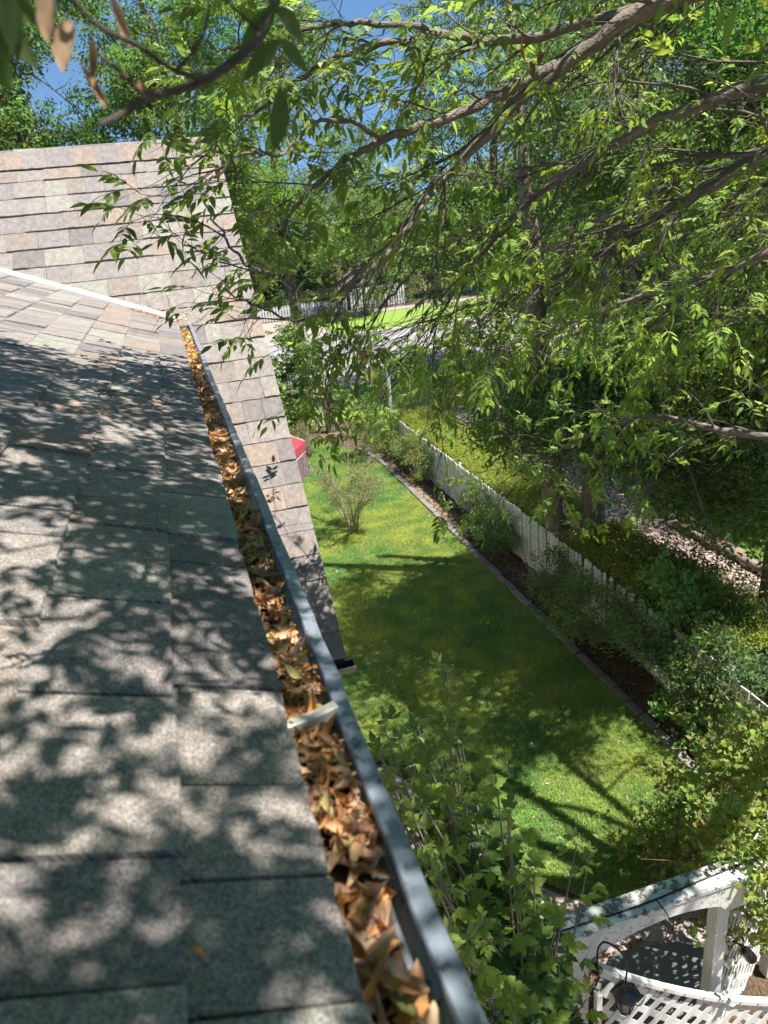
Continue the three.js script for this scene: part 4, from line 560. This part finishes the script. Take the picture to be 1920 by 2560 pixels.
// ------------------------------------------------------------------ the big ash whose limbs hang over the roof
const fwd = V(0.22721, -0.36963, -0.90097);
function ashTree() {
  const R = rng(800), o = thing('ash_tree', 'large ash tree with long drooping limbs hanging over the house roof', 'tree', [6.2, 0, -2.6]); const B = V(6.2, 0, -2.6), leaves = [];
  const T = new Tubes().add(curve([V(0, -0.05, 0), V(-0.03, 1.5, 0.02), V(-0.08, 3.2, 0), V(-0.25, 5.2, -0.1), V(-0.5, 6.6, -0.2)], 26), t => 0.36 * (1.2 - 0.2 * Math.min(1, t * 8)) * (1 - 0.5 * t), 14, 0.05, R); part('trunk', T.geo(), barkDark, o);
  const L = a => a.map(p => V(...p).sub(B));
  const addLeaf = (p, d, s, c) => leaves.push({ p, m: basis(p, d, V(R.s(0.45), 1, R.s(0.45)), s), k: R() * 4 | 0, c });
  const GREENS = [[0.19, 0.28, 0.038], [0.23, 0.33, 0.042], [0.15, 0.235, 0.036], [0.30, 0.39, 0.05]];
  function twig(tb, p, d, len, r, lf, droop) { const pts = [p.clone()], n = 5; d = d.clone().normalize(); for (let k = 0; k < n; k++) { d.add(V(R.s(0.28), R.s(0.2) - droop * 0.16 + (k > 2 ? 0.22 : 0), R.s(0.28))).normalize(); pts.push(pts[k].clone().addScaledVector(d, len / n)); } tb.add(pts, [r, r * 0.35], 4);
    if (R() < lf) { const m = 1 + (R() * 3 | 0); for (let i = 0; i < m; i++) { const q = pts[5 - i], ld = d.clone().multiplyScalar(i ? 0.4 : 1).add(V(R.s(0.9), R.s(0.5) - 0.1, R.s(0.9))); addLeaf(q, ld, R.r(0.7, 1.08), R.pick(GREENS)); } } return pts; }
  function side(tb, p, d, len, r, o2) { const pts = [p.clone()], n = 7; d = d.clone().normalize(); for (let k = 0; k < n; k++) { d.add(V(R.s(0.2), R.s(0.14) - o2.droop * 0.10, R.s(0.2))).normalize(); pts.push(pts[k].clone().addScaledVector(d, len / n)); } tb.add(curve(pts, 10), [r, Math.max(0.0028, r * 0.3)], 5);
    for (let i = 0; i < o2.twigs; i++) { const k = 2 + Math.floor(R() * 6), q = pts[k], a = pts[k].clone().sub(pts[k - 1]).normalize(), td = a.add(V(R.s(1), R.s(0.8) - o2.droop * 0.3, R.s(1)).multiplyScalar(0.9)); const t = twig(tb, q, td, R.r(0.14, 0.5), Math.max(0.0024, r * 0.32), o2.leaf, o2.droop); if (R() < 0.5) twig(tb, t[3], td.add(V(R.s(0.8), R.s(0.5), R.s(0.8))), R.r(0.1, 0.25), 0.0022, o2.leaf, 0); }
    twig(tb, pts[n], d, 0.2, Math.max(0.0024, r * 0.3), Math.min(1, o2.leaf + 0.3), 0.3); return pts; }
  function limb(pts, r0, r1, { n = 20, len = [0.5, 1.1], droop = 0.7, twigs = 5, leaf = 0.5, from = 0.3, sideR = 0.4, bias = V() } = {}) { const tb = new Tubes(), c = new THREE.CatmullRomCurve3(L(pts)), cp = c.getPoints(34); for (let k = 3; k < 34; k++) cp[k].add(V(R.s(0.012), R.s(0.012), R.s(0.012))); tb.add(cp, [r0, r1], 9, 0.04, R);
    for (let i = 0; i < n; i++) { const t = from + (1 - from) * Math.pow(R(), 0.85), p = c.getPointAt(t), a = c.getTangentAt(t); const d = a.clone().multiplyScalar(0.9).add(V(R.s(1), R.s(0.75), R.s(1)).multiplyScalar(0.85)).add(bias); side(tb, p, d, R.r(...len), Math.max(0.005, (r0 + (r1 - r0) * t) * sideR), { droop, twigs, leaf }); }
    part('limb', tb.geo(), barkAsh, o); }
  const s0 = [5.75, 6.0, -2.8];
  limb([s0, [4.4, 7.25, -3.5], [2.83, 7.22, -4.02], [2.5, 7.08, -4.14], [2.16, 6.88, -4.25], [1.84, 6.63, -4.31], [1.58, 6.39, -4.42], [1.24, 6.06, -4.63], [1.01, 5.83, -4.77]], 0.062, 0.009, { n: 24, from: 0.42, droop: 0.4, twigs: 10, leaf: 0.22, bias: V(-0.2, -0.1, 0) });
  limb([[2.29, 6.98, -4.22], [1.73, 6.79, -4.23], [1.26, 6.68, -4.2], [0.92, 6.53, -4.2], [0.68, 6.34, -4.14]], 0.034, 0.008, { n: 7, from: 0.1, droop: 0.3, leaf: 0.45, len: [0.3, 0.5], bias: V(-0.3, 0.1, 0) });
  limb([[5.8, 5.6, -2.9], [4.6, 6.7, -3.4], [3.45, 6.8, -3.86], [3.1, 6.72, -4.02], [2.81, 6.64, -4.12], [2.54, 6.5, -4.3], [2.25, 6.27, -4.58], [1.92, 5.87, -4.82], [1.71, 5.52, -4.96]], 0.058, 0.008, { n: 26, from: 0.4, droop: 0.4, twigs: 10, leaf: 0.28, bias: V(-0.1, -0.1, 0) });
  limb([[5.8, 5.2, -2.8], [4.6, 6.35, -3.3], [3.49, 6.43, -3.85], [3.27, 6.32, -4.04], [3.06, 6.18, -4.21], [2.84, 5.99, -4.46], [2.55, 5.81, -4.73], [2.16, 5.68, -5.02], [1.72, 5.55, -5.28]], 0.054, 0.008, { n: 30, from: 0.4, droop: 0.4, twigs: 10, leaf: 0.32 });
  limb([[5.9, 4.8, -2.9], [4.9, 5.9, -3.9], [4.1, 5.87, -4.36], [3.79, 5.71, -4.61], [3.39, 5.58, -4.89], [3.02, 5.42, -5.23], [2.57, 5.19, -5.53]], 0.05, 0.008, { n: 28, from: 0.4, droop: 0.45, twigs: 9, leaf: 0.5 });
  limb([[6.0, 4.0, -2.9], [5.3, 4.3, -4.2], [4.69, 4.28, -4.78], [4.34, 4.34, -5.13], [3.94, 4.45, -5.48], [3.64, 4.27, -5.88], [3.12, 3.93, -6.28]], 0.055, 0.008, { n: 22, from: 0.35, droop: 0.4, leaf: 0.65 });
  limb([[5.8, 5.6, -3.0], [5.3, 6.5, -5.0], [4.7, 6.3, -6.6], [4.1, 5.7, -7.8], [3.7, 5.2, -8.4]], 0.08, 0.01, { n: 40, from: 0.22, droop: 0.6, leaf: 0.9, len: [0.6, 1.6], twigs: 8 });
  limb([[5.7, 6.4, -3.0], [5.0, 7.9, -4.6], [4.3, 8.4, -5.8], [3.6, 8.3, -6.8]], 0.08, 0.012, { n: 44, from: 0.18, droop: 0.4, leaf: 0.95, len: [0.6, 1.6], twigs: 8 });
  limb([[5.9, 4.6, -3.0], [5.7, 5.2, -5.0], [5.5, 5.0, -6.6], [5.2, 4.2, -7.6]], 0.07, 0.01, { n: 38, from: 0.22, droop: 0.6, leaf: 0.9, len: [0.6, 1.5], twigs: 8 });
  limb([[2.83, 7.22, -4.02], [2.06, 7.14, -4.42], [1.82, 7.18, -4.42], [1.43, 7.15, -4.32], [1.03, 7.07, -4.31], [0.74, 6.92, -4.28], [0.51, 6.81, -4.22]], 0.03, 0.007, { n: 14, from: 0.15, droop: 0.2, leaf: 0.6, len: [0.3, 0.6], twigs: 5 });
  limb([[1.82, 7.18, -4.42], [1.30, 7.24, -4.35], [0.91, 7.21, -4.31], [0.68, 7.13, -4.25], [0.47, 7.12, -4.18]], 0.018, 0.006, { n: 11, from: 0.1, droop: 0.25, leaf: 0.8, len: [0.3, 0.6], twigs: 5 });
  // overhead limbs, above the camera
  limb([[5.7, 6.3, -2.7], [4.0, 7.8, -2.2], [2.2, 8.0, -1.7], [0.5, 7.95, -1.4], [-1.0, 7.9, -1.2]], 0.10, 0.012, { n: 96, from: 0.24, droop: 0.12, leaf: 1, len: [0.5, 1.4], twigs: 11, sideR: 0.25 });
  limb([[5.7, 6.3, -2.6], [4.0, 7.9, -0.9], [2.2, 8.2, 0.1], [0.6, 8.1, 0.6], [-0.9, 8.1, 0.9]], 0.09, 0.012, { n: 84, from: 0.22, droop: 0.12, leaf: 1, len: [0.5, 1.4], twigs: 11, sideR: 0.25 });
  limb([[5.7, 6.4, -2.8], [4.2, 8.2, -3.0], [2.6, 8.5, -3.0], [1.0, 8.4, -3.1], [-0.3, 8.2, -3.1]], 0.08, 0.012, { n: 70, from: 0.3, droop: 0.1, leaf: 1, len: [0.5, 1.25], twigs: 10, sideR: 0.25 });
  // sprays that hang before the sunlit wing
  const hang = (pts, n, lf = 1, r = 0.011) => limb(pts, r, 0.004, { n, from: 0.3, droop: 0.25, leaf: lf, len: [0.10, 0.28], twigs: 2, sideR: 0.5 });
  hang([[1.26, 6.68, -4.2], [0.88, 6.75, -3.88], [0.61, 6.61, -3.74], [0.42, 6.61, -3.56], [0.28, 6.51, -3.48], [0.23, 6.45, -3.44]], 3, 0.9);
  hang([[1.24, 6.06, -4.63], [0.72, 5.96, -3.92], [0.52, 6.08, -3.66], [0.35, 6.18, -3.58], [0.29, 6.30, -3.54], [0.23, 6.42, -3.49]], 3, 0.9);
  hang([[1.58, 6.39, -4.42], [1.13, 6.09, -3.94], [0.85, 5.95, -3.79], [0.58, 5.88, -3.63], [0.40, 5.97, -3.56], [0.29, 6.03, -3.58]], 5, 0.8);
  hang([[1.24, 6.06, -4.63], [1.05, 5.70, -5.0], [1.0, 5.45, -5.05], [0.95, 5.2, -5.05], [1.0, 4.9, -5.1]], 4, 0.7, 0.009);
  hang([[1.58, 6.0, -4.7], [1.35, 5.72, -4.9], [1.2, 5.4, -5.0], [1.15, 5.1, -5.1]], 4, 0.7, 0.009);
  // blurred twig close to the camera
  { const tb = new Tubes(); const main = L([[0.9, 8.6, -1.5], [0.55, 7.5, -1.42], [0.36, 6.85, -1.28], [0.19, 6.545, -1.16], [0.165, 6.52, -1.12], [0.10, 6.48, -1.08], [0.04, 6.46, -1.04], [0.02, 6.45, -0.995], [-0.01, 6.432, -0.97], [-0.035, 6.422, -0.96]]); tb.add(curve(main, 40), t => 0.009 - 0.0058 * t, 7); tb.add(curve(L([[0.10, 6.48, -1.08], [0.06, 6.482, -1.03], [0.02, 6.50, -0.98], [-0.02, 6.512, -0.93], [-0.05, 6.56, -0.92], [-0.12, 6.7, -0.95]]), 20), [0.0034, 0.002], 6); tb.add(curve(L([[0.02, 6.45, -0.995], [0.0, 6.475, -0.99], [-0.02, 6.49, -0.98]]), 6), [0.003, 0.002], 5);
    for (const p of [[0.19, 6.545, -1.16], [0.06, 6.482, -1.03]]) twig(tb, L([p])[0], V(R.s(1), 0.4, R.s(0.4)), 0.14, 0.003, 0, 0);
    part('limb', tb.geo(), barkDark, o);
    const near = [[-0.05, 6.58, -0.92, -0.8, -0.6, 0], [-0.10, 6.62, -0.93, -0.2, -1, 0.1], [-0.16, 6.62, -0.95, -0.1, -1, 0.2], [0.21, 6.63, -1.16, 0.1, -1, 0]]; for (const [x, y, z, a, b, c] of near) { const p = V(x, y, z).sub(B); leaves.push({ p, m: basis(p, V(a, b, c), V(0.3, 0.4, 1), 0.85), k: R() * 4 | 0, c: [0.11, 0.18, 0.035], near: 1 }); } }
  // withered leaves
  const wm = [dryM(0.50, 0.34, 0.22), dryM(0.42, 0.25, 0.13)]; for (const [x, y, z, s, k] of [[1.06, 5.55, -4.41, 1.6, 0], [1.11, 5.44, -4.38, 1.7, 0], [1.15, 5.32, -4.35, 1.5, 0], [1.09, 5.50, -4.42, 1.6, 0], [1.79, 5.12, -4.74, 1.6, 0], [1.77, 5.06, -4.74, 1.4, 0], [2.09, 6.99, -4.04, 1.4, 1], [2.06, 6.94, -4.06, 1.3, 1], [2.0, 7.02, -4.05, 1.2, 1], [-0.03, 6.46, -0.99, 0.62, 1], [-0.028, 6.485, -0.98, 0.6, 1], [-0.05, 6.49, -0.93, 0.8, 0], [-0.06, 6.52, -0.94, 0.8, 0], [0.01, 6.52, -0.98, 0.7, 0], [0.02, 6.458, -1.01, 0.4, 1]]) { const m = part('withered_leaf', R.pick([DRY[1], DRY[5], DRY[3]]), wm[k], o); basis(V(x, y, z).sub(B), V(R.s(0.5), -1, R.s(0.5)), V(R.s(0.6), 0.2, 1), s).decompose(m.position, m.quaternion, m.scale); m.userData.label = 'withered brown leaf'; }
  // the largest in view become parts, the rest stay one mass
  for (const l of leaves) { const w = l.p.clone().add(B).sub(EYE), d = w.length(); const dz = w.dot(fwd), lat = Math.sqrt(Math.max(0, d * d - dz * dz)); l.score = l.near ? 0 : (dz > 0 && lat / dz < 0.75 ? d : d + 100); }
  leaves.sort((a, b) => a.score - b.score); const mats = {};
  leaves.slice(0, 295).forEach(l => { const m = part('leaf', ASH[l.k], leafFixed(...l.c, 'a'), o); l.m.decompose(m.position, m.quaternion, m.scale); });
  const rest = leaves.slice(295).map(l => ({ m: l.m, k: l.k, c: tint(R, l.c, 0.2) })); for (let k = 0; k < 4; k++) instanced('foliage', ASH[k], LEAF, rest.filter(l => l.k === k), o);
  console.log('ash leaves', leaves.length);
}
ashTree();
{ // young box elder growing up beside the eave
  const R = rng(850), R9 = rng(851), o = thing('box_elder_sapling', 'young box elder with toothed bright leaves growing beside the gutter', 'tree', [0.95, 0, -2.1]); const B = V(0.95, 0, -2.1), leaves = [];
  const tips = [[1.0, 3.15, -2.95], [1.16, 3.86, -3.47], [0.53, 4.34, -2.46], [0.58, 4.2, -2.15], [0.75, 4.02, -2.3], [0.92, 3.85, -2.1], [1.3, 3.62, -2.25], [0.66, 3.9, -1.8], [0.60, 4.05, -1.4], [1.45, 3.3, -2.4], [1.2, 3.4, -2.75],  [0.75, 3.7, -2.6], [1.0, 3.5, -2.5], [0.7, 3.6, -2.1], [0.75, 3.95, -1.12], [0.46, 4.36, -2.3], [0.5, 4.3, -2.0], [0.48, 4.3, -1.7], [0.62, 4.2, -2.65], [0.5, 4.25, -1.5]]; for (let k = 0; k < 30; k++) tips.push([0.46 + R9() * 0.5, 4.3 - R9() * 0.6, -1.9 - R9() * 1.1]); for (let k = 0; k < 84; k++) { const t = R9(), u = Math.pow(R9(), 1.3); const zz = -1.15 - 0.75 * u - 0.9 * t; if (u > 0.3 && zz > -1.75) continue; tips.push([0.44 + 0.8 * u + R9.s(0.08), 4.2 - 0.8 * u - R9() * 0.7, zz]); }
  tips.forEach(([x, y, z], i) => { const T = new Tubes(), tip = V(x, y, z).sub(B), b = V(R.s(0.05), i ? R.r(0.6, 2.4) : 0, R.s(0.05)); if (i === 0) b.y = -0.02; if (i === 1) b.set(0.05, 3.13, -0.84); const cp = curve(i === 1 ? [b, b.clone().lerp(tip, 0.5).add(V(-0.02, 0.03, 0)), tip] : i ? [b, b.clone().lerp(tip, 0.5).add(V(-tip.x * 0.15, 0.2, -tip.z * 0.15)), tip] : [b, V(0.02, 1.6, -0.1), V(0.04, 2.6, -0.55), tip], 20); T.add(cp, [i ? 0.012 : 0.024, 0.003], 6);
    const n0 = i === 1 ? 1 : 8; for (let k = n0; k <= 20; k += 1.6) { const q = cp[Math.floor(k)], a = cp[Math.min(20, Math.floor(k) + 1)].clone().sub(cp[Math.floor(k) - 1]).normalize(), sz = 0.55 + 0.55 * (1 - k / 20) + (k > 18 ? 0 : 0.15), an = (Math.floor(k / 2) % 2) * 1.57 + R.s(0.4);
      const sz2 = i === 1 ? 1.35 - 0.025 * k : sz; for (const s of [-1, 1]) { const d = V(Math.cos(an) * s, 0.35, Math.sin(an) * s).addScaledVector(a, 0.35); const e = q.clone().addScaledVector(d.clone().normalize(), 0.06 * sz2); T.add([q, e], [0.0022, 0.0016], 4); leaves.push({ p: e, m: basis(e, d.clone().add(V(R.s(0.3), R.s(0.3) - 0.25, R.s(0.3))), V(R.s(0.35), 1, R.s(0.35)), R.r(0.75, 1.1) * sz2), k: R() * 3 | 0, c: k > 16 || i === 1 ? [0.27, 0.40, 0.055] : R.pick([[0.085, 0.175, 0.026], [0.105, 0.21, 0.03], [0.07, 0.145, 0.024]]) }); } }
    leaves.push({ p: tip, m: basis(tip, V(R.s(0.4), 1, R.s(0.4)), V(R.s(0.5), 0.6, 1), 0.6), k: 2, c: [0.18, 0.26, 0.04] });
    part(i ? 'branch' : 'trunk', T.geo(), i < 2 ? bark(0.24, 0.25, 0.16, 0.001) : barkPale, o); });
  for (const l of leaves) l.score = l.p.clone().add(B).distanceTo(EYE); leaves.sort((a, b) => a.score - b.score); console.log('elder leaves', leaves.length);
  leaves.slice(0, 290).forEach(l => { const m = part('leaf', ELDER[l.k], leafFixed(...l.c, 'e'), o); l.m.decompose(m.position, m.quaternion, m.scale); });
  const rest = leaves.slice(290); if (rest.length) instanced('foliage', ELDER[0], LEAF, rest.map(l => ({ m: l.m, c: col(...l.c) })), o);
}
bush('honeysuckle_vine', 'yellow green honeysuckle vine tumbling over the right end of the arbor', 'vine', [3.6, 0, -3.6], { ells: [[-0.45, 2.15, 0.55, 0.5, 0.3, 0.35, 190], [0.1, 2.2, 0.1, 0.6, 0.4, 0.5, 300], [0.5, 1.5, -0.5, 0.7, 0.7, 0.6, 420], [-0.65, 1.75, 0.75, 0.2, 0.3, 0.15, 50], [-0.72, 2.38, 0.78, 0.28, 0.14, 0.2, 120]], green: [0.20, 0.25, 0.045], geos: SPRAY_ROUND, stems: 22, h: 2.0, seed: 641, size: [0.7, 1.25], spread: 0.14, stemM: bark(0.30, 0.20, 0.14, 0), stemR: 0.008, dv: 0.3, yellow: 0.05 });
bush('trailing_honeysuckle', 'trailing yellow green honeysuckle spreading over the lawn corner', 'vine', [4.2, 0, -4.75], { ells: [[-0.3, 0.35, 0, 0.75, 0.3, 0.35, 240], [0.6, 0.6, 0, 0.6, 0.5, 0.5, 330], [-0.1, 0.9, 0.6, 0.5, 0.5, 0.4, 220]], green: [0.21, 0.25, 0.05], geos: SPRAY_ROUND, stems: 26, h: 0.8, seed: 642, size: [0.7, 1.2], spread: 0.13, stemM: bark(0.34, 0.22, 0.16, 0), stemR: 0.007, dv: 0.3 });

// ------------------------------------------------------------------ other trees
tree('garden_tree', 'large leafy tree behind the upper part of the main house roof', [-7.5, 0, 2.5], { h: 13, r: 0.3, n: 7, seed: 921, size: [1.0, 1.6], ells: [[-5.0, 11.0, 1.0, 3.4, 2.4, 3.6, 1000]], twigs: 12 });
tree('garden_tree', 'large leafy tree standing at the near end of the house', [-0.5, 0, 9.0], { h: 13, r: 0.3, n: 7, seed: 922, size: [1.0, 1.6], ells: [[-0.5, 11.0, 7.2, 4.0, 2.6, 3.2, 1000]], twigs: 12 });
tree('twin_trunk_tree', 'old tree with two rough trunks rising through the hedge', [6.1, 0, -10.7], { h: 11, r: 0.23, trunks: [[-0.24, -0.05], [0.22, 0.08]], n: 9, fork: 0.28, seed: 901, barkM: barkFar, geos: SPRAY_MID, mat: LEAF, green: [0.120, 0.195, 0.034], spread: 0.33, clump: 44, size: [0.8, 1.35], ells: [[7.7, 8.4, -7.9, 3.0, 2.4, 2.5, 1300], [5.6, 6.8, -7.9, 1.8, 1.5, 1.7, 800], [8.6, 5.6, -9.6, 2.3, 1.5, 2.2, 800], [5.4, 3.3, -10.3, 0.8, 0.6, 0.8, 170], [6.8, 3.9, -9.2, 1.2, 0.8, 1.1, 340], [7.9, 3.2, -11.6, 1.4, 0.9, 1.3, 330], [5.2, 3.4, -9.4, 0.9, 0.6, 0.9, 240], [6.9, 2.5, -8.0, 1.3, 1.0, 1.0, 420], [8.3, 3.0, -8.6, 1.5, 1.1, 1.4, 460], [4.9, 3.3, -9.2, 0.9, 0.6, 0.8, 260], [5.9, 3.2, -8.4, 1.0, 0.6, 0.8, 300], [6.4, 2.3, -7.4, 0.8, 0.6, 0.8, 240], [6.3, 4.2, -7.4, 1.4, 0.9, 1.2, 420]], twigs: 40 });
tree('yard_tree', 'thin dark trunked tree at the edge of the gravel near the fence', [7.1, 0, -7.3], { h: 8, r: 0.11, n: 8, seed: 902, barkM: barkDark, geos: SPRAY_MID, mat: LEAF, green: [0.128, 0.203, 0.037], spread: 0.33, clump: 44, ells: [[7.0, 6.8, -6.2, 2.0, 1.8, 1.9, 1000], [7.0, 4.6, -7.4, 1.3, 1.0, 1.3, 420]] });
tree('broad_trunk_tree', 'tree with a very broad grey trunk standing past the gravel', [10.4, 0, -13.8], { h: 12, r: 0.42, n: 9, seed: 903, geos: SPRAY_MID, size: [1.0, 1.7], ells: [[13.4, 9.0, -11.0, 3.2, 3.2, 3.0, 1200], [12.0, 5.2, -13.0, 2.2, 1.4, 2.2, 700], [11.4, 3.8, -15.6, 1.4, 0.9, 1.4, 260]], twigs: 36 });
tree('leaning_tree', 'dark leaning tree standing on the neighbouring grass', [13.2, 0, -18.8], { h: 12, r: 0.26, lean: [-0.12, 0.02], n: 9, seed: 904, barkM: barkDark, geos: SPRAY_MID, size: [1.1, 1.9], ells: [[12.6, 9.0, -18.0, 3.8, 3.8, 3.4, 1300], [11.6, 5.2, -18.5, 2.4, 1.6, 2.2, 800]] });
const YT = 'tall trees beyond the gravel';
tree('tall_tree', 'tall straight trunked tree behind the low grey green bush', [11.6, 0, -25.6], { h: 14, r: 0.26, n: 9, seed: 905, size: [0.8, 1.4], group: YT, ells: [[11.5, 9.5, -25.0, 3.4, 4.6, 3.2, 1300], [10.2, 5.0, -24.8, 2.2, 1.6, 2.0, 520]] });
tree('tall_tree', 'tall tree with dense low crown on the far neighbouring grass', [15.5, 0, -23.3], { h: 14, r: 0.28, n: 9, seed: 906, size: [0.8, 1.4], group: YT, ells: [[16.0, 8.5, -22.5, 3.8, 4.6, 3.6, 1200], [14.6, 4.0, -23.0, 2.6, 1.8, 2.2, 700]] });
tree('tall_tree', 'wide leafy tree far to the side of the neighbouring grass', [18.5, 0, -14.5], { h: 13, r: 0.3, n: 9, seed: 907, size: [0.8, 1.4], group: YT, ells: [[18.0, 8.0, -14.0, 4.0, 4.8, 4.0, 1100], [16.6, 3.6, -15.5, 2.4, 1.8, 2.4, 600]] });
tree('tall_tree', 'leafy tree beside the broad grey trunk over the neighbouring grass', [14.8, 0, -10.0], { h: 11, r: 0.24, n: 8, seed: 908, size: [0.7, 1.3], group: YT, ells: [[14.4, 7.6, -10.0, 3.0, 3.4, 2.8, 1000], [13.2, 4.2, -10.8, 1.8, 1.4, 1.8, 520]] });
const LT = 'trees rising behind the wing roof';
tree('roof_side_tree', 'tree with a leaning dark trunk behind the far end of the wing ridge', [-3.4, 0, -21], { h: 14, r: 0.24, lean: [-0.28, -0.05], n: 9, seed: 911, size: [0.8, 1.35], group: LT, green: [0.136, 0.203, 0.040], ells: [[-5.0, 9.5, -21.5, 3.2, 3.8, 3.0, 1250], [-3.6, 7.0, -22.5, 2.2, 1.8, 2.2, 520]] });
tree('roof_side_tree', 'tree with a forked trunk standing behind the wing ridge', [-1.2, 0, -23], { h: 15, r: 0.26, lean: [-0.2, 0], n: 10, seed: 912, size: [0.8, 1.35], group: LT, green: [0.128, 0.210, 0.034], ells: [[-1.6, 10.5, -23.5, 3.0, 3.8, 3.0, 1250], [-0.6, 7.2, -24.0, 2.4, 1.5, 2.2, 480]] });
tree('roof_side_tree', 'slender tree with drooping bright foliage beside the wing ridge', [1.7, 0, -24.5], { h: 15, r: 0.24, lean: [-0.06, 0], n: 9, seed: 913, size: [0.8, 1.3], group: LT, green: [0.160, 0.255, 0.034], ells: [[1.9, 11.0, -24.5, 2.4, 4.4, 2.4, 1150], [2.6, 7.4, -25.0, 1.8, 1.6, 1.8, 420]] });
tree('roof_side_tree', 'tall thin trunk tree just clear of the wing rake', [4.3, 0, -27], { h: 15, r: 0.22, n: 8, seed: 914, size: [0.8, 1.3], group: LT, green: [0.136, 0.210, 0.034], ells: [[4.8, 6.2, -27.0, 1.8, 1.6, 1.8, 420], [4.2, 12.0, -27, 2.6, 3.0, 2.6, 800]] });
const ST = 'trees across the street';
{ const R = rng(920); const spots = [[-14, -60], [-8, -58], [-2, -61], [3.5, -59], [9, -62], [14.5, -58.5], [20, -61], [26, -58], [33, -60], [41, -57], [50, -52]]; const looks = ['yellow green rounded tree across the street beyond the white fence', 'mid green dense tree across the street beyond the white fence', 'dark green spreading tree across the street beyond the white fence'];
  spots.forEach(([x, z], i) => { const k = i % 3, h = R.r(9, 13), g = [[0.21, 0.27, 0.05], [0.15, 0.22, 0.042], [0.11, 0.17, 0.04]][k]; tree('street_tree', looks[k], [x, 0, z], { h, r: 0.24, n: 6, seed: 930 + i, size: [1.5, 2.6], spread: 0.8, clump: 12, group: ST, green: g, twigs: 8, ells: [[x, h * 0.6, z, 3.6, h * 0.42, 3.2, 560], [x + R.s(2), 2.2, z + 1, 2.6, 1.8, 1.8, 220]] }); });
  tree('street_side_tree', 'small round headed tree on the near side of the street', [13.8, 0, -30], { h: 8, r: 0.16, n: 7, seed: 950, size: [0.9, 1.5], ells: [[13.8, 5.6, -30, 2.6, 2.6, 2.4, 1100], [15.2, 2.4, -29, 1.8, 1.4, 1.6, 340]], green: [0.144, 0.210, 0.040] });
  tree('verge_tree', 'dark trunked tree on the far verge before the white fence', [13.1, 0, -51.5], { h: 10, r: 0.14, n: 6, seed: 951, size: [1.2, 2.2], ells: [[14, 6.2, -51, 3.2, 2.4, 2.6, 600]], green: [0.128, 0.195, 0.040], barkM: barkDark });
}
{ // picket fence across the street, stepped
  const R = rng(960), f = thing('street_fence', 'distant white picket fence across the street', 'fence', [10, 0, -55]); const g = [picketGeo(0.13, 0.98, 0.02, 0.06), picketGeo(0.125, 0.96, 0.02, 0.06)], g2 = picketGeo(0.13, 1.5, 0.02, 0.06);
  for (let x = 5.2; x < 12.6; x += 0.205) part('picket', R.pick(g), white, f, [x - 10, 0.02, 0]); for (let x = 13.2; x < 17.4; x += 0.205) part('picket', g2, white, f, [x - 10, 0.05, -0.8]);
  for (const y of [0.28, 0.75]) part('rail', rb(7.6, 0.09, 0.05), white, f, [-1.1, y, -0.045]); for (const y of [0.35, 1.2]) part('rail', rb(4.4, 0.09, 0.05), white, f, [5.3, y, -0.845]); for (let x = 5.1; x < 17.6; x += 2.5) part('post', rb(0.14, 1.1, 0.14), white, f, [x - 10, 0.55, x > 13 ? -0.95 : -0.15]);
  const gb = thing('street_house', 'dim garden house glimpsed among trees across the street', 'house', [8, 0, -66]); part('wall', bx(11, 3.2, 6, 0, 1.6, 0), paintM(0.35, 0.31, 0.27), gb); const s = new THREE.Shape([[-3.6, 3.1], [3.6, 3.1], [0, 5.2]].map(p => new THREE.Vector2(...p))); const rg = new THREE.ExtrudeGeometry(s, { depth: 12, bevelEnabled: false }); rg.rotateY(Math.PI / 2); part('roof', rg, SH.dark, gb, [-6, 0, 0]); for (const x of [-3.5, 0, 3.2]) { const w = part('window', rb(1.3, 1.2, 0.06), white, gb, [x, 1.7, 3.02]); part('pane', bx(1.1, 1.0, 0.02, 0, 0, 0.035), std({ color: col(0.03, 0.035, 0.04), roughness: 0.1 }), w); }
}
{ // bushes under the far trees
  const R = rng(970); for (let i = 0; i < 7; i++) { const x = 2 + i * 3.1 + R.s(0.6); bush('street_bush', ['rounded dark bush behind the distant white fence', 'pale green bush behind the distant white fence'][i % 2], 'bush', [x, 0, -56.8 + R.s(0.5)], { ells: [[0, 0.9, 0, 1.5, 0.9, 0.9, 130]], green: i % 2 ? [0.12, 0.16, 0.045] : [0.06, 0.10, 0.03], geos: SPRAY_FAR, mat: LEAFFAR, stems: 4, h: 1.2, seed: 980 + i, size: [0.8, 1.4], spread: 0.3, group: 'bushes behind the distant fence' }); }
  bush('verge_bush', 'low shrubs on the far verge beside the driveway', 'bush', [10.4, 0, -50.5], { ells: [[0, 0.35, 0, 1.5, 0.4, 0.8, 160]], green: [0.144, 0.195, 0.046], geos: SPRAY_FAR, mat: LEAFFAR, stems: 5, h: 0.6, seed: 990, size: [0.5, 0.9], spread: 0.2 });
  for (const [x, z, h, seed, lb] of [[15.5, -17.5, 1.6, 991, 'dense shrub on the neighbouring grass below the leaning tree'], [17.0, -20.5, 2.2, 992, 'tall thicket at the back of the neighbouring grass'], [11.2, -21.8, 1.6, 993, 'thicket of shrubs at the corner of the gravel bed'], [18.5, -10.5, 2.0, 994, 'leafy thicket at the side of the neighbouring grass']]) bush('thicket', lb, 'bush', [x, 0, z], { ells: [[0, h * 0.5, 0, 1.7, h * 0.55, 1.5, 520]], green: [0.120, 0.180, 0.040], geos: SPRAY_MID, mat: LEAF, stems: 9, h, seed, size: [0.9, 1.5], spread: 0.25 });
}
renderer.render(scene, camera);
